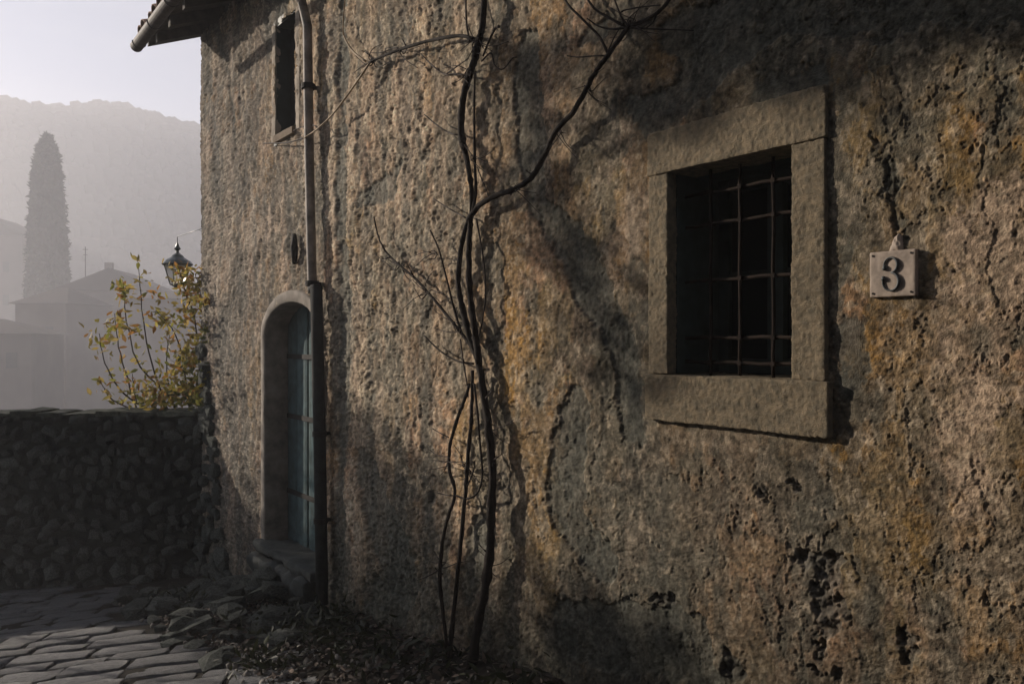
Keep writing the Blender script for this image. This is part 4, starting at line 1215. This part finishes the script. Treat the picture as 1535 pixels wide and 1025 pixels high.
# ------------------------------------------------------------------ lantern on a bracket from the gable
LY = 9.3
lc = scr(266, 400, LY)
lan = empty('wall_lantern', lc, 'glass street lantern with domed metal cap hanging past the house corner', 'lantern')
k = LY / F_PX
def lz(py): return (CY - py) * k - lc.z
mb = MB(); mb.lathe(lc, [(21 * k, lz(398)), (22.5 * k, lz(396)), (18 * k, lz(391)), (10 * k, lz(386)), (8 * k, lz(383)), (5 * k, lz(381)), (2.2 * k, lz(379)), (2.0 * k, lz(376)), (5 * k, lz(373)), (3 * k, lz(370)), (1 * k, lz(364))], 16)
mb.build('cap', M['lamp_metal'], lan, smooth=False)
MB().lathe(lc, [(10 * k, lz(426)), (17.5 * k, lz(399))], 6).build('glass_body', M['lamp_glass'], lan)
mb = MB()
for j in range(6):
    an = 2 * math.pi * (j + .5) / 6
    mb.tube([Vector(lc) + Vector((10.4 * k * math.cos(an), 10.4 * k * math.sin(an), lz(426))), Vector(lc) + Vector((18 * k * math.cos(an), 18 * k * math.sin(an), lz(398.5)))], 0.007, 5)
mb.build('glazing_frame', M['lamp_metal'], lan)
MB().lathe(lc, [(3 * k, lz(433)), (5 * k, lz(430)), (11 * k, lz(427)), (11 * k, lz(425.5))], 12).build('base_ring', M['lamp_metal'], lan)
q_l = NX * lc.x + NY * lc.y - D
MB().tube([Vector(lc) + Vector((0, 0, lz(372))), Vector(lc) + Vector((0, 0, lz(355))), Vector(L2W(9.3, q_l, lc.z + lz(356))), Vector(L2W(8.48, q_l, lc.z + lz(358)))], 0.004, 8)\
    .tube([Vector(L2W(8.9, q_l, lc.z + lz(357))), Vector(L2W(8.48, q_l, lc.z + lz(375)))], 0.004, 6).build('bracket', M['lamp_metal'], lan, smooth=True)

# ------------------------------------------------------------------ far cypress and village
cy_c = scr(73, 512, 118)
cyp = empty('cypress_tree', (cy_c.x, cy_c.y, -11), 'tall slim cypress fading in the mist behind the far roofs', 'tree')
rs_ = np.random.RandomState(9)
kk = 118 / F_PX
pyv = np.array([206, 215, 230, 250, 290, 330, 370, 410, 460, 520, 590]); hwv = np.array([3, 8, 13, 16.5, 20.5, 23, 25, 26.5, 27, 24, 12])
prof = [(max(0.2, np.interp(p, pyv, hwv) * kk * 0.90), (CY - p) * kk - 0) for p in np.linspace(590, 208, 40)]
mb = MB(); mb.lathe((cy_c.x, cy_c.y, 0), prof, 24)
v = np.array(mb.V); nn = fbm(np.arctan2(v[:, 1] - cy_c.y, v[:, 0] - cy_c.x) * 4, v[:, 2] * 0.5, 5, 3)
v[:, 0] = cy_c.x + (v[:, 0] - cy_c.x) * (1 + 0.12 * nn); v[:, 1] = cy_c.y + (v[:, 1] - cy_c.y) * (1 + 0.12 * nn)
n_l = 9000
zz = rs_.uniform(-10, (CY - 204) * kk, n_l); pyz = CY - zz / kk
rr = np.interp(pyz, pyv, hwv) * kk * rs_.uniform(0.78, 1.08, n_l); aa = rs_.uniform(0, 6.283, n_l)
n_l = n_l
cp = np.stack([cy_c.x + rr * np.cos(aa) - 0.2, cy_c.y + rr * np.sin(aa), zz], 1)
crown = leaf_cloud('crown', cp, 0.6, M['cypress'], cyp, 0, 2.2, [(1, 1, 1), (0.7, 0.75, 0.7), (1.3, 1.2, 1.0)], 6)
crown['kind'] = 'stuff'
M['cyp_core'] = mat('cypress_inner_foliage', (0.022, 0.032, 0.018), 0.95, 0.3, 0.8, 0, 1, spec=0.05)
ob('inner_crown', v, mb.F, M['cyp_core'], cyp, smooth=True)
MB().tube([(cy_c.x, cy_c.y, -12), (cy_c.x, cy_c.y, -6)], 0.5, 10).build('trunk', M['bark'], cyp)

def far_house(name, px0, px1, y_eave, y_ridge, Y, depth, rot, label, windows, chim=None, gable_front=False, zbase=-11):
    k = Y / F_PX; w = (px1 - px0) * k; c = scr((px0 + px1) / 2, 512, Y)
    ze = (CY - y_eave) * k; zr_ = (CY - y_ridge) * k
    root = empty(name, (c.x, c.y, zbase), label, 'house', 'houses in the mist below the hill')
    cr, sr = math.cos(R(rot)), math.sin(R(rot))
    def fr(x, y, z_): return (c.x + x * cr - y * sr, c.y + x * sr + y * cr, z_)
    hw_ = w / 2
    MB().box((-hw_, 0, zbase), (hw_, depth, ze), fr).build('walls', M['far_wall'], root)
    o_ = 0.6
    if gable_front:
        V_ = [fr(*p) for p in ((-hw_ - o_, -o_, ze), (hw_ + o_, -o_, ze), (0, -o_, zr_), (-hw_ - o_, depth + o_, ze), (hw_ + o_, depth + o_, ze), (0, depth + o_, zr_))]
        F_ = [(0, 1, 2), (5, 4, 3), (0, 2, 5, 3), (1, 4, 5, 2), (0, 3, 4, 1)]
    else:
        V_ = [fr(*p) for p in ((-hw_ - o_, -o_, ze), (hw_ + o_, -o_, ze), (-hw_ - o_, depth + o_, ze), (hw_ + o_, depth + o_, ze), (-hw_ * 0.2, depth / 2, zr_), (hw_ * 0.2, depth / 2, zr_))]
        F_ = [(0, 1, 5, 4), (1, 3, 5), (3, 2, 4, 5), (2, 0, 4), (0, 2, 3, 1)]
    rf_ = ob('roof', V_, F_, M['far_roof'], root)
    if chim:
        cxp, ctop = chim; x = ((cxp - (px0 + px1) / 2) * k); MB().box((x - 0.45, depth * 0.4, ze), (x + 0.45, depth * 0.4 + 0.9, (CY - ctop) * k * 1.02), fr).build('chimney', M['far_wall'], rf_)
    for (a, b, ww, hh_) in windows:
        x = ((a - (px0 + px1) / 2) * k); z_ = (CY - b) * k
        wn = MB().box((x - ww / 2, -0.03, z_ - hh_ / 2), (x + ww / 2, 0.02, z_ + hh_ / 2), fr).build('window', M['far_window'], root)
        MB().box((x - ww / 2 - 0.12, -0.14, z_ - hh_ / 2 - 0.12), (x + ww / 2 + 0.12, -0.034, z_ - hh_ / 2 - 0.002), fr).build('sill', M['far_wall'], wn)
    return root
far_house('village_house', 92, 238, 436, 402, 105, 9, 8, 'broad hip-roofed house dim in the mist right of the cypress', [(120, 470, 1.1, 1.7), (150, 470, 1.1, 1.7), (182, 472, 1.1, 1.7), (120, 520, 1.1, 1.7), (150, 522, 1.1, 1.7)], (148, 392), True)
far_house('village_house', 20, 102, 455, 428, 92, 8, -6, 'lower house with a pale flank in front of the cypress foot', [(48, 500, 1.0, 1.6), (75, 500, 1.0, 1.6), (48, 550, 1.0, 1.6), (75, 550, 1.0, 1.8)], None, False)
far_house('village_house', -75, 32, 352, 322, 150, 10, 4, 'tall house with a sloping roof at the far left edge in the mist', [(8, 400, 1.2, 2.0), (8, 450, 1.2, 2.0), (-20, 400, 1.2, 2.0)], None, True)
far_house('village_house', 180, 290, 448, 432, 84, 7, -12, 'low house half hidden by the shrub below the hanging lantern', [(215, 480, 1.0, 1.4), (240, 482, 1.0, 1.4)], None, False)
far_house('village_house', -120, 40, 500, 476, 76, 9, 12, 'nearest misty house just above the rubble wall at the left edge', [(12, 540, 1.0, 1.5), (-15, 540, 1.0, 1.5)], None, False)
P0 = scr(128, 440, 106)
mast = MB().tube([P0, scr(128, 370, 106)], 0.06, 6).tube([scr(124, 374, 106), scr(132, 374, 106)], 0.04, 5).tube([scr(125, 382, 106), scr(131, 382, 106)], 0.04, 5).build('roof_aerial', M['iron'], None, P0)
tag(mast, 'thin television aerial standing on the misty hipped roof', 'aerial')

# ------------------------------------------------------------------ litter, weeds and chips along the wall foot
def along_wall(n, s_lo, s_hi, dmax, seed, rise=0.0, powr=1.0):
    rs_ = np.random.RandomState(seed)
    s = rs_.uniform(s_lo, s_hi, n); d = 0.01 + dmax * rs_.uniform(0, 1, n) ** powr
    P = L2Wa(np.stack([s, -d, np.zeros(n)], 1))
    z = ground_z(s) - 0.02 + 0.10 * np.exp(-d / 0.22) * 0.8
    P[:, 2] = z + rs_.uniform(0, rise + 0.02, n)
    return P
pl = along_wall(3800, 1.0, 6.6, 0.85, 5, 0.05, 1.3)
o = leaf_cloud('leaf_litter', pl, 0.034, M['leaf_litter'], None, 0.75, 1.4, [(1, 1, 1), (1.6, 1.4, 1.3), (0.5, 0.5, 0.5), (0.8, 0.7, 0.6), (2.6, 2.4, 2.3)], 8)
tag(o, 'dead brown leaves and litter strewn along the foot of the house wall', kind='stuff')
rs_ = np.random.RandomState(15)
tuf = []
for (s_, d_, r_, n_) in ((4.75, 0.2, 0.22, 420), (5.3, 0.35, 0.2, 260), (4.1, 0.25, 0.2, 260), (3.6, 0.15, 0.15, 160), (6.9, 0.5, 0.2, 200), (2.9, 0.15, 0.15, 150), (4.5, 0.75, 0.15, 120), (5.0, 0.1, 0.12, 200)):
    P = L2Wa(np.stack([s_ + rs_.normal(0, r_, n_), -np.abs(d_ + rs_.normal(0, r_ * 0.7, n_)), ground_z(s_) + np.abs(rs_.normal(0, 0.07, n_))], 1)); tuf.append(P)
o = leaf_cloud('weeds', np.concatenate(tuf), 0.032, M['weed'], None, 0.2, 2.2, [(1, 1, 1), (1.4, 1.3, 0.9)], 9)
tag(o, 'low dark weeds growing between the wall foot and the paving', kind='stuff')
# small loose stones
rs = random.Random(99); mbc = MB()
base = RUB[0]
for i in range(700):
    s_ = rs.uniform(1.0, 7.8); d_ = rs.uniform(0.02, 0.95)
    sc = rs.uniform(0.012, 0.04); p = Vector(L2W(s_, -d_, ground_z(s_) + 0.06 * math.exp(-d_ / .22)))
    me = RUB[rs.randrange(12)]; e = Euler((rs.uniform(0, 6), rs.uniform(0, 6), rs.uniform(0, 6))).to_matrix()
    mbc.add([tuple(p + e @ (Vector((v.co.x * sc * 1.5, v.co.y * sc, v.co.z * sc * 0.7)))) for v in me.vertices], [tuple(q.vertices) for q in me.polygons])
o = mbc.build('gravel', M['chip'], None, smooth=True); tag(o, 'loose stone chips scattered along the wall foot', kind='stuff')

# ------------------------------------------------------------------ leaning garden tree left of the view (its shade falls across the house wall)
TD = 7.5
def shade_pt(px, py, t=TD): return wall_xyz(px, py) + S * t
def tree_path(pts, t=TD): return [Vector(p) for p in smooth_path([shade_pt(a, b, t) for a, b in pts], 5)]
tb = shade_pt(1760, 700)
tree = empty('leaning_tree', (tb.x, tb.y, -3.2), 'leaning half-bare tree beside the lane, left of the view', 'tree')
def limb(name, pts, r0, r1, t=TD):
    P = tree_path(pts, t); n = len(P)
    MB().tube(P, [r0 + (r1 - r0) * i / (n - 1) for i in range(n)], 10, jit=0.12).build(name, M['bark'], tree, smooth=True); return P
P = [Vector((tb.x, tb.y, -3.3))] + tree_path([(1760, 700), (1750, 300), (1700, 0), (1640, -160)])
MB().tube(P, [0.15 - 0.08 * i / len(P) for i in range(len(P))], 12, jit=0.12).build('trunk', M['bark'], tree, smooth=True)
limb('limb', [(1700, 0), (1560, -10), (1400, 5), (1250, 5), (1150, 40), (1060, 90), (1000, 140), (960, 170)], 0.06, 0.02)
limb('limb', [(1250, 5), (1120, -20), (1000, 20), (900, 40), (830, 90), (800, 180), (805, 270), (850, 370), (900, 470), (930, 560), (945, 640)], 0.026, 0.008)
limb('limb', [(1150, 40), (1190, 90), (1230, 120)], 0.02, 0.01)
limb('limb', [(1640, -160), (1300, -180), (1000, -140), (760, -90)], 0.05, 0.03)
rs = random.Random(4)
tl = []
def puff(px, py, r, n, t=TD):
    c = shade_pt(px, py, t)
    for _ in range(n): tl.append(c + Vector((rs.gauss(0, r), rs.gauss(0, r), rs.gauss(0, r * 0.8))))
for a in ((1060, 60, .15, 130), (1130, 20, .19, 180), (1000, 125, .10, 120), (960, 165, .08, 70), (1200, 0, .15, 220), (1300, -10, .09, 150), (1400, -12, .09, 150), (1500, -12, .09, 150), (1200, 110, .07, 70),
          (800, 260, .07, 50), (790, 120, .07, 50), (800, 180, .08, 60), (795, 90, .08, 50), (850, 380, .08, 60), (900, 470, .10, 45), (935, 560, .09, 25), (820, 320, .08, 50)):
    puff(*a)
leaf_cloud('leaves', tl, 0.07, M['leaf_green'], tree, 0.0, 1.6, [(1, 1, 1), (1.4, 1.2, 0.8)], 14)['kind'] = 'stuff'
# unseen bush added left of the frame to shade the lower house wall
bush = empty('shade_bush', (-8.4, 10.4, -3.2), 'dense unseen bush behind the rubble wall, added to shade the house wall', 'bush')
bl = []
for a in ((560, 880, .33), (590, 780, .26), (540, 700, .22), (520, 950, .35), (640, 930, .22), (480, 760, .22), (450, 850, .3), (700, 980, .18), (920, 1020, .16), (330, 780, .3)):
    c = shade_pt(a[0], a[1], 9.5)
    for _ in range(520): bl.append(c + Vector((rs.gauss(0, a[2]), rs.gauss(0, a[2]), rs.gauss(0, a[2] * 0.8))))
bl = [b for b in bl if b.z > -3.1]
leaf_cloud('leaves', bl, 0.08, M['leaf_green'], bush, 0.0, 1.6, [(1, 1, 1), (1.4, 1.2, 0.8)], 15)['kind'] = 'stuff'
for a in ((560, 880), (700, 980), (920, 1020), (450, 850), (590, 780)):
    c = shade_pt(a[0], a[1], 9.5)
    MB().tube([(c.x + 0.1, c.y + 0.1, -3.2), (c.x - 0.05, c.y, (c.z - 3.2) / 2), tuple(c)], [0.03, 0.022, 0.01], 6).build('stem', M['bark'], bush, smooth=True)

# ------------------------------------------------------------------ the house across the lane, on the left hand of the view
OQ = 4.25
opp = empty('opposite_house', L2W(-3, -OQ, ground_z(0)), 'plain plastered house across the lane, left of the view', 'house')
def obox(name, a, b, m, par=None): return MB().box(a, b, L2W).build(name, m, par or opp)
M['grey_plaster'] = mat('grey_plaster', (0.085, 0.095, 0.092), 0.93, 0.2, 5, 0.4, 60, 0.01, spec=0.1)
obox('walls', (-11, -OQ - 6, -3.0), (5.2, -OQ, 4.0), M['grey_plaster'])
def slope_roof():
    P = [(-11.5, -OQ + 0.5, 3.85), (5.6, -OQ + 0.5, 3.85), (5.6, -OQ - 3, 5.2), (-11.5, -OQ - 3, 5.2), (5.6, -OQ - 6.5, 3.85), (-11.5, -OQ - 6.5, 3.85)]
    V_ = [L2W(*p) for p in P] + [L2W(p[0], p[1], p[2] + 0.12) for p in P]
    ob('roof', V_, [(0, 1, 2, 3), (3, 2, 4, 5), (9, 8, 7, 6), (11, 10, 8, 9), (0, 6, 7, 1), (4, 10, 11, 5), (1, 7, 8, 2), (2, 8, 10, 4), (3, 9, 6, 0), (5, 11, 9, 3)], M['tile'], opp)
slope_roof()
for s_ in (-7, -3.5, 0.5, 3.6):
    w_ = obox('window', (s_ - 0.45, -OQ - 0.01, 0.9), (s_ + 0.45, -OQ + 0.02, 2.1), M['shutter'])
    obox('window_sill', (s_ - 0.52, -OQ + 0.002, 0.82), (s_ + 0.52, -OQ + 0.08, 0.896), M['surround'], w_)
d_ = obox('door', (-1.6, -OQ - 0.01, -1.25), (-0.7, -OQ + 0.025, 0.75), M['door'])
